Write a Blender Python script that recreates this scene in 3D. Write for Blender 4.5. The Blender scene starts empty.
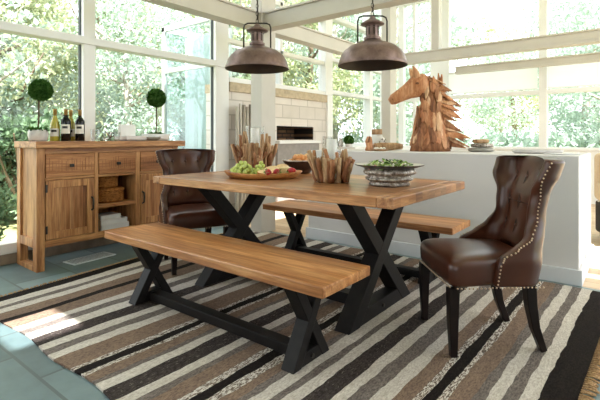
import bpy, math, random
from mathutils import Vector, Matrix, Euler
random.seed(7)
PI = math.pi
S = bpy.context.scene
C = S.collection

# ------------------------------------------------------------------ camera, sky, sun, exposure
cam_d = bpy.data.cameras.new('camera'); cam = bpy.data.objects.new('camera', cam_d); C.objects.link(cam)
cam.location = (0, 0, 1.085); cam.rotation_euler = (PI/2, 0, 0.666)
cam_d.sensor_width = 36; cam_d.lens = 36*432.6/600; cam_d.shift_y = -(200-138.35)/600
cam_d.clip_end = 300; S.camera = cam
w = bpy.data.worlds.new('sky'); S.world = w; w.use_nodes = True
bg = w.node_tree.nodes['Background']; bg.inputs[0].default_value = (0.90, 0.955, 1.0, 1); bg.inputs[1].default_value = 1.9
sun_d = bpy.data.lights.new('sun', 'SUN'); sun_d.energy = 9.0; sun_d.angle = 0.012; sun_d.color = (1, .985, .955)
sun = bpy.data.objects.new('sun', sun_d); C.objects.link(sun)
SUN_FROM = Vector((0.42, -0.20, 0.88)).normalized()
sun.rotation_euler = (-SUN_FROM).to_track_quat('-Z', 'Y').to_euler()
S.view_settings.view_transform = 'Standard'; S.view_settings.look = 'None'
S.view_settings.exposure = 1.1; S.view_settings.gamma = 1; S.view_settings.use_curve_mapping = False

# ------------------------------------------------------------------ materials
def lin(h):
    h = h.lstrip('#'); o = []
    for i in (0, 2, 4):
        v = int(h[i:i+2], 16)/255; o.append(v/12.92 if v <= .04045 else ((v+.055)/1.055)**2.4)
    return (*o, 1)
def col(c): return lin(c) if isinstance(c, str) else (*c[:3], 1)
class NT:
    def __init__(s, name):
        s.m = bpy.data.materials.new(name); s.m.use_nodes = True; s.t = s.m.node_tree
        s.b = s.t.nodes['Principled BSDF']; s.out = s.t.nodes['Material Output']
    def n(s, t, **k):
        nd = s.t.nodes.new(t)
        for a, b in k.items():
            if a[0] == '_': nd.inputs[a[1:].replace('_', ' ')].default_value = b
            else: setattr(nd, a, b)
        return nd
    def l(s, a, b): s.t.links.new(a, b)
    def coords(s, scale=(1, 1, 1), rot=(0, 0, 0)):
        tc = s.n('ShaderNodeTexCoord'); mp = s.n('ShaderNodeMapping')
        mp.inputs['Scale'].default_value = scale; mp.inputs['Rotation'].default_value = rot
        s.l(tc.outputs['Object'], mp.inputs[0]); return mp.outputs[0]
    def noise(s, vec, scale=5, detail=4, rough=.55):
        nd = s.n('ShaderNodeTexNoise', _Scale=scale, _Detail=detail, _Roughness=rough); s.l(vec, nd.inputs['Vector']); return nd.outputs['Fac']
    def ramp(s, fac, stops, interp='LINEAR'):
        r = s.n('ShaderNodeValToRGB'); r.color_ramp.interpolation = interp; e = r.color_ramp.elements
        while len(e) > 1: e.remove(e[-1])
        e[0].position = stops[0][0]; e[0].color = col(stops[0][1])
        for p, c in stops[1:]:
            q = e.new(p); q.color = col(c)
        s.l(fac, r.inputs[0]); return r.outputs[0]
    def mix(s, fac, a, b, mode='MIX'):
        m = s.n('ShaderNodeMix', data_type='RGBA', blend_type=mode)
        for i, v in ((0, fac), (6, a), (7, b)):
            if hasattr(v, 'is_output'): s.l(v, m.inputs[i])
            else: m.inputs[i].default_value = v if i == 0 else col(v)
        return m.outputs[2]
    def bump(s, h, strength=.3, dist=.01):
        b = s.n('ShaderNodeBump', _Strength=strength, _Distance=dist); s.l(h, b.inputs['Height']); s.l(b.outputs[0], s.b.inputs['Normal'])
def plain(name, c, rough=.5, metal=0, var=.08, vs=8, spec=.5, bump=0):
    t = NT(name); v = t.coords(); f = t.noise(v, vs)
    c = col(c); lo = [x*(1-var) for x in c[:3]]; hi = [min(1, x*(1+var)) for x in c[:3]]
    t.l(t.ramp(f, [(.3, lo), (.7, hi)]), t.b.inputs['Base Color'])
    t.b.inputs['Roughness'].default_value = rough; t.b.inputs['Metallic'].default_value = metal
    t.b.inputs['Specular IOR Level'].default_value = spec
    if bump: t.bump(f, bump)
    return t.m
def wood(name, cols, axis='x', plank=0.0, rough=.42, plank_axis='y', dens=1.0, offs=0.0, spec=.4):
    t = NT(name); st = {'x': (1.1, 14, 14), 'y': (14, 1.1, 14), 'z': (14, 14, 1.1)}[axis]
    st = tuple(a*dens for a in st)
    tc = t.n('ShaderNodeTexCoord'); vec = tc.outputs['Object']
    if plank:
        sx = t.n('ShaderNodeSeparateXYZ'); t.l(vec, sx.inputs[0])
        m = t.n('ShaderNodeMath', operation='MULTIPLY_ADD'); m.inputs[1].default_value = 1/plank; m.inputs[2].default_value = offs
        t.l(sx.outputs[plank_axis.upper()], m.inputs[0])
        fl = t.n('ShaderNodeMath', operation='FLOOR'); t.l(m.outputs[0], fl.inputs[0])
        wn = t.n('ShaderNodeTexWhiteNoise', noise_dimensions='1D'); t.l(fl.outputs[0], wn.inputs['W'])
        ad = t.n('ShaderNodeVectorMath', operation='MULTIPLY_ADD'); ad.inputs[1].default_value = (7, 7, 7)
        t.l(wn.outputs['Color'], ad.inputs[0]); t.l(vec, ad.inputs[2]); vec = ad.outputs[0]
    mp = t.n('ShaderNodeMapping'); mp.inputs['Scale'].default_value = st; t.l(vec, mp.inputs[0])
    f = t.noise(mp.outputs[0], 1.6, 6, .62)
    c = t.ramp(f, [(.30, cols[0]), (.46, cols[1]), (.62, cols[2]), (.78, cols[1])])
    mp2 = t.n('ShaderNodeMapping'); mp2.inputs['Scale'].default_value = tuple(a*5 for a in st); t.l(vec, mp2.inputs[0])
    f2 = t.noise(mp2.outputs[0], 1.5, 3, .6)
    c = t.mix(t.ramp(f2, [(.36, (0.42,)*3), (.58, (0, 0, 0))]), c, cols[0])
    if plank:
        k = t.ramp(wn.outputs['Value'], [(0, (.74, .72, .70)), (.5, (.95, .95, .94)), (1, (1.12, 1.08, 1.02))])
        c = t.mix(1.0, c, k, 'MULTIPLY')
    t.l(c, t.b.inputs['Base Color']); t.b.inputs['Roughness'].default_value = rough
    t.b.inputs['Specular IOR Level'].default_value = spec
    t.bump(f2, .12, .004)
    return t.m
def glass(name, tint=(1, 1, 1), refl=1.0, rough=0.0):
    t = NT(name); t.t.nodes.remove(t.b)
    tr = t.n('ShaderNodeBsdfTransparent'); tr.inputs[0].default_value = (*tint, 1)
    gl = t.n('ShaderNodeBsdfGlossy'); gl.inputs['Roughness'].default_value = rough
    fr = t.n('ShaderNodeLayerWeight'); fr.inputs[0].default_value = .5
    pw = t.n('ShaderNodeMath', operation='POWER'); pw.inputs[1].default_value = 4; t.l(fr.outputs['Facing'], pw.inputs[0])
    mu = t.n('ShaderNodeMath', operation='MULTIPLY_ADD'); mu.inputs[1].default_value = .55*refl; mu.inputs[2].default_value = .03*refl; t.l(pw.outputs[0], mu.inputs[0])
    mx = t.n('ShaderNodeMixShader'); t.l(mu.outputs[0], mx.inputs[0]); t.l(tr.outputs[0], mx.inputs[1]); t.l(gl.outputs[0], mx.inputs[2])
    t.l(mx.outputs[0], t.out.inputs[0]); return t.m
def leafy(name, stops, trans=.35, scale=.9):
    t = NT(name); v = t.coords(); f = t.noise(v, scale, 5, .7)
    c = t.ramp(f, stops); t.t.nodes.remove(t.b)
    d = t.n('ShaderNodeBsdfDiffuse'); r = t.n('ShaderNodeBsdfTranslucent'); m = t.n('ShaderNodeMixShader'); m.inputs[0].default_value = trans
    t.l(c, d.inputs[0]); t.l(c, r.inputs[0]); t.l(d.outputs[0], m.inputs[1]); t.l(r.outputs[0], m.inputs[2]); t.l(m.outputs[0], t.out.inputs[0])
    return t.m
def weave(name, c1, c2, scale=160, rough=.95, speck=None, specthr=.6):
    t = NT(name); v = t.coords((1, .35, 1)); f = t.noise(v, scale, 3, .7)
    c = t.ramp(f, [(.36, c1), (.64, c2)])
    v2 = t.coords((9, 2.2, 9)); f2 = t.noise(v2, 2.2, 5, .65)
    c = t.mix(t.ramp(f2, [(.38, (.35,)*3), (.62, (0,)*3)]), c, c1)
    if speck:
        v3 = t.coords((130, 34, 130)); f3 = t.noise(v3, 1.3, 3, .7)
        c = t.mix(t.ramp(f3, [(specthr-.05, (0,)*3), (specthr+.02, (1,)*3)]), c, speck)
    t.l(c, t.b.inputs['Base Color']); t.b.inputs['Roughness'].default_value = rough; t.b.inputs['Specular IOR Level'].default_value = .1
    t.bump(f, .6, .004); return t.m
def tiles(name, stops, w, h, mortar, mcol, off=.5, rough=.4, axes=('X', 'Y'), bumps=.15, rot=0, spec=.5):
    t = NT(name); tc = t.n('ShaderNodeTexCoord'); sx = t.n('ShaderNodeSeparateXYZ'); t.l(tc.outputs['Object'], sx.inputs[0])
    cb = t.n('ShaderNodeCombineXYZ'); t.l(sx.outputs[axes[0]], cb.inputs[0]); t.l(sx.outputs[axes[1]], cb.inputs[1])
    br = t.n('ShaderNodeTexBrick', offset=off, _Scale=1.0, _Mortar_Size=mortar, _Brick_Width=w, _Row_Height=h)
    br.inputs['Color1'].default_value = (0, 0, 0, 1); br.inputs['Color2'].default_value = (1, 1, 1, 1); br.inputs['Mortar'].default_value = (.5, .5, .5, 1)
    t.l(cb.outputs[0], br.inputs[0])
    f = t.noise(tc.outputs['Object'], 3.5, 6, .6)
    mxf = t.n('ShaderNodeMath', operation='MULTIPLY_ADD'); mxf.inputs[1].default_value = .35
    bw = t.n('ShaderNodeRGBToBW'); t.l(br.outputs['Color'], bw.inputs[0]); t.l(bw.outputs[0], mxf.inputs[0])
    m2 = t.n('ShaderNodeMath', operation='MULTIPLY'); m2.inputs[1].default_value = .65; t.l(f, m2.inputs[0]); t.l(m2.outputs[0], mxf.inputs[2])
    c = t.ramp(mxf.outputs[0], stops)
    c = t.mix(br.outputs['Fac'], c, mcol)
    t.l(c, t.b.inputs['Base Color']); t.b.inputs['Roughness'].default_value = rough; t.b.inputs['Specular IOR Level'].default_value = spec
    inv = t.n('ShaderNodeMath', operation='SUBTRACT'); inv.inputs[0].default_value = 1; t.l(br.outputs['Fac'], inv.inputs[1])
    t.bump(inv.outputs[0], bumps, .01); return t.m

M = {}
M['top'] = wood('table_wood', ['#754a2e', '#b57d50', '#d09c6c'], 'x', .118, .30, offs=.0)
M['top_end'] = wood('table_end_wood', ['#704630', '#ab754c', '#c69468'], 'y', .09, .4, 'y')
M['bench'] = wood('bench_wood', ['#84502e', '#c2844f', '#dfa871'], 'x', .135, .30, offs=.35)
M['side'] = wood('sideboard_wood', ['#6e4126', '#b27c4c', '#d09b66'], 'y', 0, .5)
M['side_v'] = wood('sideboard_wood_upright', ['#6e4126', '#b27c4c', '#d09b66'], 'z', 0, .5)
M['side_door'] = wood('sideboard_panel_wood', ['#613820', '#a87044', '#cd9a68'], 'z', .11, .5, 'y', dens=.55)
M['saw'] = wood('sideboard_sawn_wood', ['#6e3f22', '#a97044', '#c68e5c'], 'y', 0, .6, dens=.8)
M['black'] = plain('blackened_wood', (.010, .008, .0075), .5, 0, .25, 20, .18)
M['leg'] = plain('dark_leg_wood', (.011, .006, .005), .4, 0, .2, 20, .22)
def leather(name, a, b, c, r0=.22, r1=.42):
    t = NT(name); v = t.coords(); f = t.noise(v, 5, 3, .5); g = t.noise(v, 140, 3, .6)
    t.l(t.ramp(f, [(.3, a), (.52, b), (.75, c)]), t.b.inputs['Base Color'])
    t.l(t.ramp(f, [(.3, (r0,)*3), (.7, (r1,)*3)]), t.b.inputs['Roughness'])
    t.b.inputs['Specular IOR Level'].default_value = .45; t.bump(g, .06, .003); return t.m
M['leather'] = leather('brown_leather', (.046, .0130, .0062), (.064, .0185, .0088), (.088, .0275, .0135), .28, .31)
M['seam'] = plain('leather_seam', (.010, .004, .003), .6)
M['nail'] = plain('brass_nail', (.62, .47, .33), .3, 1, .1)
M['white'] = plain('white_paint', (.80, .79, .77), .5, 0, .03, 3)
M['frame'] = plain('white_window_frame', (.82, .81, .80), .4, 0, .03, 3)
M['beam'] = plain('cream_steel_paint', (.54, .50, .45), .45, 0, .05, 3)
M['plaster'] = plain('grey_white_plaster', (.665, .642, .634), .75, 0, .03, 2.5)
M['base'] = plain('baseboard_paint', (.68, .69, .72), .5, 0, .03, 4)
M['ceil'] = plain('ceiling_paint', (.85, .84, .82), .8, 0, .02, 2)
M['glass'] = glass('window_glass', (.97, .985, .98), .45)
M['teal'] = glass('teal_glass', (.86, .93, .93), 2.0)
M['clear'] = glass('drinking_glass', (.95, .96, .965), 1.8)
M['hurr'] = glass('hurricane_glass', (.985, .99, .99), 1.3)
M['slate'] = tiles('slate_tiles', [(.2, '#47585c'), (.45, '#5f7376'), (.7, '#778b8d')], .61, .405, .008, '#4a5658', .5, .38)
M['pale_floor'] = tiles('pale_oak_boards', [(.2, '#b89a78'), (.5, '#ccb292'), (.8, '#dcc6a8')], 1.6, .14, .004, '#9a7f60', .5, .5)
M['stone'] = tiles('pale_stone_blocks', [(.2, '#c9c0b7'), (.5, '#d8cfc7'), (.8, '#e2dbd4')], .42, .2, .009, '#bdb4ab', .5, .8, ('Y', 'Z'))
M['cap'] = plain('limestone_cap', '#b9a88f', .85, 0, .2, 14)
M['hearth'] = plain('grey_hearth_stone', '#8f8985', .7, 0, .12, 16)
M['fire_brick'] = tiles('firebox_brick', [(.2, '#3a2a1e'), (.5, '#6a4a30'), (.8, '#8d6a48')], .22, .065, .012, '#2a211a', .5, .9, ('Y', 'Z'))
M['soot'] = plain('sooty_lining', (.02, .016, .013), .9)
M['curb'] = plain('curb_stone', '#8d7c6a', .85, 0, .2, 12)
M['vent'] = plain('vent_metal', '#c9cfd2', .45, 0, .04)
M['vent_dark'] = plain('vent_slot', '#4a5052', .8)
M['black_y'] = weave('rug_black', '#15110f', '#2b2421')
M['cream_y'] = weave('rug_cream', '#aaa196', '#d8d1c8')
M['grey_y'] = weave('rug_grey', '#554d49', '#877d77')
M['dark_y'] = weave('rug_charcoal', '#282321', '#514845', speck='#7d746e', specthr=.66)
M['tan_y'] = weave('rug_tan', '#65544a', '#957e6c')
M['speck_y'] = weave('rug_flecked', '#52463e', '#7f6f62', speck='#d2cbc2', specthr=.52)
M['fringe'] = weave('rug_fringe', '#8a6c4e', '#c2a078')
def rust():
    t = NT('rusted_lamp_metal'); v = t.coords(); f = t.noise(v, 14, 6, .65)
    t.l(t.ramp(f, [(.28, '#584440'), (.5, '#77605a'), (.72, '#8f7871')]), t.b.inputs['Base Color'])
    t.b.inputs['Metallic'].default_value = .5; t.b.inputs['Roughness'].default_value = .38; t.bump(f, .03, .004); return t.m
M['rust'] = rust()
M['lamp_in'] = plain('lamp_shade_inside', '#3d2a22', .55, .2, .2, 12)
M['iron'] = plain('dark_iron', (.05, .042, .038), .4, .7, .2, 20)
M['drift'] = wood('driftwood', ['#6e4d36', '#ab835f', '#cda983'], 'z', 0, .8, dens=.9)
M['drift2'] = wood('driftwood_pale', ['#7c5b40', '#b08c66', '#d3b48e'], 'z', 0, .8, dens=.9)
M['teak'] = wood('horse_teak', ['#854a2a', '#b87a50', '#d39d74'], 'z', 0, .62, dens=.8)
M['teak2'] = wood('horse_teak_dark', ['#54301c', '#8e5a38', '#b07c55'], 'z', 0, .65, dens=.8)
M['teak3'] = wood('horse_teak_pale', ['#9c6640', '#cc9a70', '#e3bf9b'], 'z', 0, .62, dens=.8)
M['wax'] = plain('candle_wax', (.90, .88, .83), .5, 0, .02)
M['board'] = wood('board_wood', ['#7a4320', '#b06f38', '#cd9152'], 'x', 0, .4, dens=.9)
M['wick_b'] = plain('wick', '#2a2522', .9)
def fruit(n, c, r=.35, v=.15, s=20): return plain(n, c, r, 0, v, s)
M['grape'] = fruit('green_grape', '#b9c468', .25)
M['grape_stem'] = fruit('grape_stem', '#7b7a3c', .7)
M['berry'] = fruit('strawberry', '#b3202a', .3, .2, 60)
M['berry_leaf'] = fruit('strawberry_leaf', '#5f8a35', .6)
M['bread'] = fruit('bread_crumb', '#e3c694', .9, .12, 50)
M['crust'] = fruit('bread_crust', '#b06f35', .7, .15, 20)
M['cheese'] = fruit('cheese', '#ecd9a2', .5, .05, 12)
M['bun'] = fruit('pastry', '#d68f52', .5, .25, 18)
M['bowl_dark'] = plain('dark_wire_bowl', '#3c2a22', .4, .3, .3, 30)
def hammered():
    t = NT('mottled_metal'); v = t.coords(); f = t.noise(v, 38, 5, .7)
    t.l(t.ramp(f, [(.36, '#4c4239'), (.5, '#94887c'), (.64, '#d5cec4')]), t.b.inputs['Base Color'])
    t.b.inputs['Metallic'].default_value = .45; t.b.inputs['Roughness'].default_value = .38; t.bump(f, .5, .01); return t.m
M['hammer'] = hammered()
M['rim'] = plain('dark_rim_metal', '#3a3029', .35, .6, .2)
M['rim_in'] = plain('pale_bowl_inside', '#c9c4bb', .35, .2, .1)
M['lettuce'] = leafy('lettuce', [(.3, '#5f8a3a'), (.5, '#a8c070'), (.7, '#e4ead0')], .2, 30)
M['feta'] = plain('feta', '#efe9da', .7); M['dark_leaf'] = plain('dark_salad_leaf', '#3f5a28', .5, 0, .3, 30); M['tomato'] = plain('radish', '#c98d88', .4)
M['topi'] = leafy('boxwood', [(.3, '#24401a'), (.5, '#41652d'), (.7, '#64884a')], .15, 22)
M['stem'] = plain('plant_stem', '#5a4630', .8, 0, .2, 30)
M['ceramic'] = plain('white_ceramic', '#dcdad8', .3, 0, .05, 14)
M['ceramic_rough'] = plain('rough_white_ceramic', '#cdc8c4', .7, 0, .12, 24)
M['red_bottle'] = plain('dark_bottle_glass', (.004, .004, .0035), .12, 0, .1, 8, .35)
M['wine_bottle'] = plain('yellow_green_wine', (.42, .36, .045), .08, 0, .1, spec=.8)
M['label'] = plain('paper_label', '#e4dfd4', .6, 0, .03); M['label_dark'] = plain('label_print', '#26231f', .6)
M['foil'] = plain('bottle_foil', '#b89455', .35, .4, .1); M['foil_dark'] = plain('dark_foil', '#a5824c', .35, .4, .1)
M['linen'] = plain('white_linen', '#e8e6e2', .8, 0, .03)
M['silver'] = plain('silver', (.62, .6, .58), .22, 1, .1)
M['wicker'] = weave('wicker', '#6d3f1c', '#b97d42', 90)
M['book'] = plain('white_paper', '#d9d9d8', .7, 0, .04)
M['pewter'] = plain('grey_glaze', '#8d8a80', .4, .2, .15, 12)
M['birch'] = wood('birch_bark', ['#6d6358', '#b3aa9d', '#d8d2c8'], 'z', 0, .85, dens=.5)
M['uph'] = plain('cream_upholstery', '#d9c3a4', .9, 0, .06, 60)
M['cush'] = plain('brown_leather_cushion', '#84563c', .5, 0, .15, 10)
def geo():
    t = NT('geometric_fabric'); v = t.coords((1, 1, 1)); vo = t.n('ShaderNodeTexVoronoi', feature='DISTANCE_TO_EDGE', _Scale=11.0); vo.inputs['Randomness'].default_value = .15
    t.l(v, vo.inputs['Vector']); t.l(t.ramp(vo.outputs[0], [(.0, '#2c2824'), (.09, '#2c2824'), (.12, '#e2dccf')]), t.b.inputs['Base Color'])
    t.b.inputs['Roughness'].default_value = .9; return t.m
M['geo'] = geo()
def blind():
    t = NT('blind_fabric'); t.t.nodes.remove(t.b)
    d = t.n('ShaderNodeBsdfDiffuse'); r = t.n('ShaderNodeBsdfTranslucent'); m = t.n('ShaderNodeMixShader'); m.inputs[0].default_value = .6
    d.inputs[0].default_value = r.inputs[0].default_value = (.93, .93, .92, 1)
    t.l(d.outputs[0], m.inputs[1]); t.l(r.outputs[0], m.inputs[2]); t.l(m.outputs[0], t.out.inputs[0]); return t.m
M['blind'] = blind()
M['curtain'] = plain('pale_curtain', '#dfe6e4', .9, 0, .05)
M['bark'] = plain('tree_bark', '#7d6a58', .9, 0, .3, 9, bump=.4)
M['bark_pale'] = plain('pale_bark', '#bfb2a4', .9, 0, .35, 12, bump=.3)
M['leaf_a'] = leafy('leaves_yellow_green', [(.3, '#848f62'), (.5, '#b3b992'), (.7, '#dadbc0')])  # leaf colours paled to carry the overexposed daylight outside
M['leaf_b'] = leafy('leaves_mid_green', [(.3, '#6c7d62'), (.5, '#9cac8e'), (.7, '#cdd5be')])
M['leaf_c'] = leafy('leaves_pale_green', [(.3, '#8a9c8c'), (.5, '#b4c4b6'), (.7, '#dde6df')])  # palest set, glare in the colour, used most behind the back windows
M['leaf_d'] = leafy('leaves_deep_green', [(.3, '#48604a'), (.5, '#728a6a'), (.7, '#a6b89a')])
M['earth'] = plain('forest_floor', '#8a8b5c', .95, 0, .35, 1.2)

# ------------------------------------------------------------------ mesh helpers
class MB:
    def __init__(s): s.v = []; s.f = []; s.mi = []; s.cur = 0
    def add(s, vs, fs, mat=None):
        o = len(s.v); s.v += [tuple(x) for x in vs]; k = s.cur if mat is None else mat
        for f in fs: s.f.append(tuple(i+o for i in f)); s.mi.append(k)
        return s
    def box(s, x0, x1, y0, y1, z0, z1, M4=None):
        vs = [(x, y, z) for z in (z0, z1) for y in (y0, y1) for x in (x0, x1)]
        if M4 is not None: vs = [M4 @ Vector(p) for p in vs]
        return s.add(vs, [(0, 2, 3, 1), (4, 5, 7, 6), (0, 1, 5, 4), (2, 6, 7, 3), (0, 4, 6, 2), (1, 3, 7, 5)])
    def prism(s, poly, axis, a, b):
        n = len(poly)
        def P(p, t): return {'x': (t, p[0], p[1]), 'y': (p[0], t, p[1]), 'z': (p[0], p[1], t)}[axis]
        vs = [P(p, a) for p in poly]+[P(p, b) for p in poly]
        return s.add(vs, [tuple(range(n))[::-1], tuple(range(n, 2*n))]+[(i, (i+1) % n, n+(i+1) % n, n+i) for i in range(n)])
    def loft(s, rings, cap=True, closed=True):
        n = len(rings[0]); vs = [p for r in rings for p in r]; fs = []
        for k in range(len(rings)-1):
            for i in range(n if closed else n-1):
                j = (i+1) % n; fs.append((k*n+i, k*n+j, (k+1)*n+j, (k+1)*n+i))
        if cap: fs.append(tuple(range(n))[::-1]); fs.append(tuple((len(rings)-1)*n+i for i in range(n)))
        return s.add(vs, fs)
    def lathe(s, prof, n=32, c=(0, 0, 0), cap=False, wob=None):
        rings = []
        for r, z in prof:
            rings.append([(c[0]+(r+(wob(i, z) if wob else 0))*math.cos(2*PI*i/n), c[1]+(r+(wob(i, z) if wob else 0))*math.sin(2*PI*i/n), c[2]+z) for i in range(n)])
        return s.loft(rings, cap)
    def tube(s, pts, rad, n=10, cap=True, sq=None, up=None):
        pts = [Vector(p) for p in pts]; rings = []
        rad = rad if isinstance(rad, (list, tuple)) else [rad]*len(pts)
        ref = Vector(up) if up else None; px = None
        for i, p in enumerate(pts):
            d = (pts[min(i+1, len(pts)-1)]-pts[max(i-1, 0)]).normalized()
            if px is None:
                a = ref if ref else (Vector((0, 0, 1)) if abs(d.z) < .9 else Vector((1, 0, 0)))
                px = (a-d*a.dot(d)).normalized()
            else: px = (px-d*px.dot(d)).normalized()
            py = d.cross(px); r = rad[i]; ra, rb = r if isinstance(r, tuple) else (r, r)
            if sq: rings.append([p+px*ra*a+py*rb*b for a, b in ((1, 1), (-1, 1), (-1, -1), (1, -1))])
            else: rings.append([p+px*ra*math.cos(2*PI*k/n)+py*rb*math.sin(2*PI*k/n) for k in range(n)])
        return s.loft(rings, cap)
    def ball(s, c, r, n=12, m=8, sq=(1, 1, 1), M4=None):
        vs = []; fs = []
        for i in range(m+1):
            t = PI*i/m
            for k in range(n):
                p = Vector((r*sq[0]*math.sin(t)*math.cos(2*PI*k/n), r*sq[1]*math.sin(t)*math.sin(2*PI*k/n), r*sq[2]*math.cos(t)))
                if M4 is not None: p = M4 @ p
                vs.append(p+Vector(c))
        for i in range(m):
            for k in range(n): fs.append((i*n+k, i*n+n+k, i*n+n+(k+1) % n, i*n+(k+1) % n))
        return s.add(vs, fs)
    def leaf(s, c, l, wd, rot):
        R = rot; c = Vector(c)
        vs = [c, c+R @ Vector((l*.5, wd*.5, l*.06)), c+R @ Vector((l, 0, 0)), c+R @ Vector((l*.5, -wd*.5, l*.06))]
        return s.add(vs, [(0, 1, 2, 3)])
    def build(s, name, mats, parent=None, smooth=False, bevel=0, sub=0, seg=2, loc=None, rot=None):
        me = bpy.data.meshes.new(name); me.from_pydata(s.v, [], s.f)
        for m in (mats if isinstance(mats, list) else [mats]): me.materials.append(M[m] if isinstance(m, str) else m)
        me.polygons.foreach_set('material_index', s.mi)
        if smooth: me.polygons.foreach_set('use_smooth', [True]*len(s.f))
        me.validate(); me.update()
        o = bpy.data.objects.new(name, me); C.objects.link(o)
        if parent: o.parent = parent
        if loc: o.location = loc
        if rot: o.rotation_euler = rot
        if bevel:
            b = o.modifiers.new('bevel', 'BEVEL'); b.width = bevel; b.segments = seg; b.limit_method = 'ANGLE'; b.angle_limit = .6
        if sub:
            d = o.modifiers.new('sub', 'SUBSURF'); d.levels = d.render_levels = sub
        return o
def rrot(): return Euler((random.uniform(0, 6.28), random.uniform(0, 6.28), random.uniform(0, 6.28))).to_matrix()
def tag(o, label=None, cat=None, group=None, kind=None):
    for k, v in (('label', label), ('category', cat), ('group', group), ('kind', kind)):
        if v: o[k] = v
    return o
def thing(name, label, cat, loc=(0, 0, 0), rz=0, group=None, kind=None):
    o = bpy.data.objects.new(name, None); C.objects.link(o); o.location = loc; o.rotation_euler = (0, 0, rz); o.empty_display_size = .1
    return tag(o, label, cat, group, kind)
def struct(name, mb, mat, **k): return tag(mb.build(name, mat, **k), kind='structure')
def sroot(name): return tag(bpy.data.objects.new(name, None), kind='structure') if False else _sroot(name)
def _sroot(name):
    o = bpy.data.objects.new(name, None); C.objects.link(o); o['kind'] = 'structure'; return o
def dup(root, loc, rz=0, label=None, group=None, scale=None):
    r = root.copy(); C.objects.link(r); r.location = loc; r.rotation_euler = (0, 0, rz)
    if label: r['label'] = label
    if group: r['group'] = group
    if scale: r.scale = (scale,)*3
    for ch in list(root.children):
        c = ch.copy(); C.objects.link(c); c.parent = r
        for g in list(ch.children):
            d = g.copy(); C.objects.link(d); d.parent = c
    return r

# ------------------------------------------------------------------ setting
struct('floor', MB().box(-4.3, 3.0, -3.0, 3.76, -.12, 0), 'slate')
struct('floor_living', MB().box(-4.3, 3.0, 3.76, 8.75, -.12, 0), 'pale_floor')
g = MB().box(-70, 40, -30, 80, -.75, -.45); struct('ground', g, 'earth')
HOLES = [(-.83, -.35, -.20, .18), (1.40, 2.7, 3.01, 4.6), (-2.25, -1.65, 3.25, 4.3)]   # unseen openings added to drop sun patches into the room
gx = sorted({-4.6, 3.2}.union(*[{h[0], h[1]} for h in HOLES])); gy = sorted({-3.4, 8.9}.union(*[{h[2], h[3]} for h in HOLES])); m = MB()
for x0, x1 in zip(gx, gx[1:]):
    for y0, y1 in zip(gy, gy[1:]):
        if not any(h[0] <= x0 and x1 <= h[1] and h[2] <= y0 and y1 <= h[3] for h in HOLES): m.box(x0, x1, y0, y1, 4.4, 4.55)
struct('ceiling', m, 'ceil')  # out of view, spread wide to keep direct sun off the interior
struct('wall_right', MB().box(3.0, 3.2, -3.0, 2.2, 0, 4.4), 'plaster')  # out-of-view wall added to cut sky light and shape the daylight
m = MB(); m.box(-4.6, 3.2, -3.2, -3.0, 0, .9); m.box(-4.6, 3.2, -3.2, -3.0, 2.6, 4.4); m.box(-4.6, -2.0, -3.2, -3.0, .9, 2.6); m.box(1.5, 3.2, -3.2, -3.0, .9, 2.6); struct('wall_front', m, 'plaster')  # also added out of view, dims the light from behind the camera
# half wall (a metre deep counter)
HX0, HX1, HY0, HY1, HZ = -2.85, -.353, 3.772, 4.76, .955
struct('wall_half', MB().box(HX0, HX1, HY0, HY1, 0, HZ), 'plaster', bevel=.006)
b = MB(); b.box(HX0-.02, HX1+.022, HY0-.02, HY0-.0005, 0, .117); b.box(HX1+.0005, HX1+.022, HY0-.0005, HY1, 0, .117)
struct('baseboard_half', b, 'base', bevel=.004)
# left window wall
struct('wall_left', MB().box(-4.62, -4.28, -3.0, 3.93, -.12, .09), 'curb')
def window(name, mbf, panes, mat='frame', pmat='glass', bevel=.006):
    r = _sroot(name); mbf.build('frame', mat, r, bevel=bevel)
    for p in panes: MB().box(*p).build('pane', pmat, r)
    return r
f = MB()
for y0, y1 in ((-1.2, -1.08), (.42, .54), (2.02, 2.14), (3.70, 3.925)): f.box(-4.40, -4.28, y0, y1, .18, 4.4)
f.box(-4.41, -4.27, -3, 3.93, .09, .18); f.box(-4.405, -4.262, -3, 3.93, 2.01, 2.085); f.box(-4.405, -4.27, -3, 3.93, 3.25, 3.33)
ps = []
ys = [(-3, -1.2), (-1.08, .42), (.54, 2.02), (2.14, 3.70)]
for y0, y1 in ys:
    ps += [(-4.352, -4.344, y0, y1, .18, 2.01), (-4.352, -4.344, y0, y1, 2.085, 3.25), (-4.352, -4.344, y0, y1, 3.33, 4.4)]
window('window_1', f, ps)
f = MB()
for y0, y1 in ys: 
    for y in (y0, y1): f.box(-4.375, -4.33, y-.008, y+.008, .18, 4.4)
struct('trim_1', f, 'vent_dark')
# stone fireplace wall
b = MB(); FY0, FY1, FZ0, FZ1 = 4.905, 5.84, 1.06, 1.275
b.box(-4.75, -4.3, 3.93, FY0, 0, 1.71); b.box(-4.75, -4.3, FY1, 6.2, 0, 1.71); b.box(-4.75, -4.3, FY0, FY1, 0, FZ0); b.box(-4.75, -4.3, FY0, FY1, FZ1, 1.71)
struct('wall_fireplace', b, 'stone')
b = MB(); b.box(-4.80, -4.70, FY0, FY1, FZ0, FZ1); struct('trim_2', b, 'fire_brick')
b = MB(); b.box(-4.70, -4.32, FY0, FY0+.01, FZ0, FZ1); b.box(-4.70, -4.32, FY0, FY1, FZ1-.01, FZ1); struct('trim_3', b, 'soot')
b = MB(); b.box(-4.70, -4.31, FY1-.012, FY1, FZ0, FZ1-.011); b.box(-4.70, -4.31, FY0+.011, FY1-.013, FZ0, FZ0+.01); struct('trim_15', b, 'fire_brick')
struct('trim_4', MB().box(-4.78, -4.265, 3.93, 6.2, 1.71, 1.835), 'cap', bevel=.008)
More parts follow.
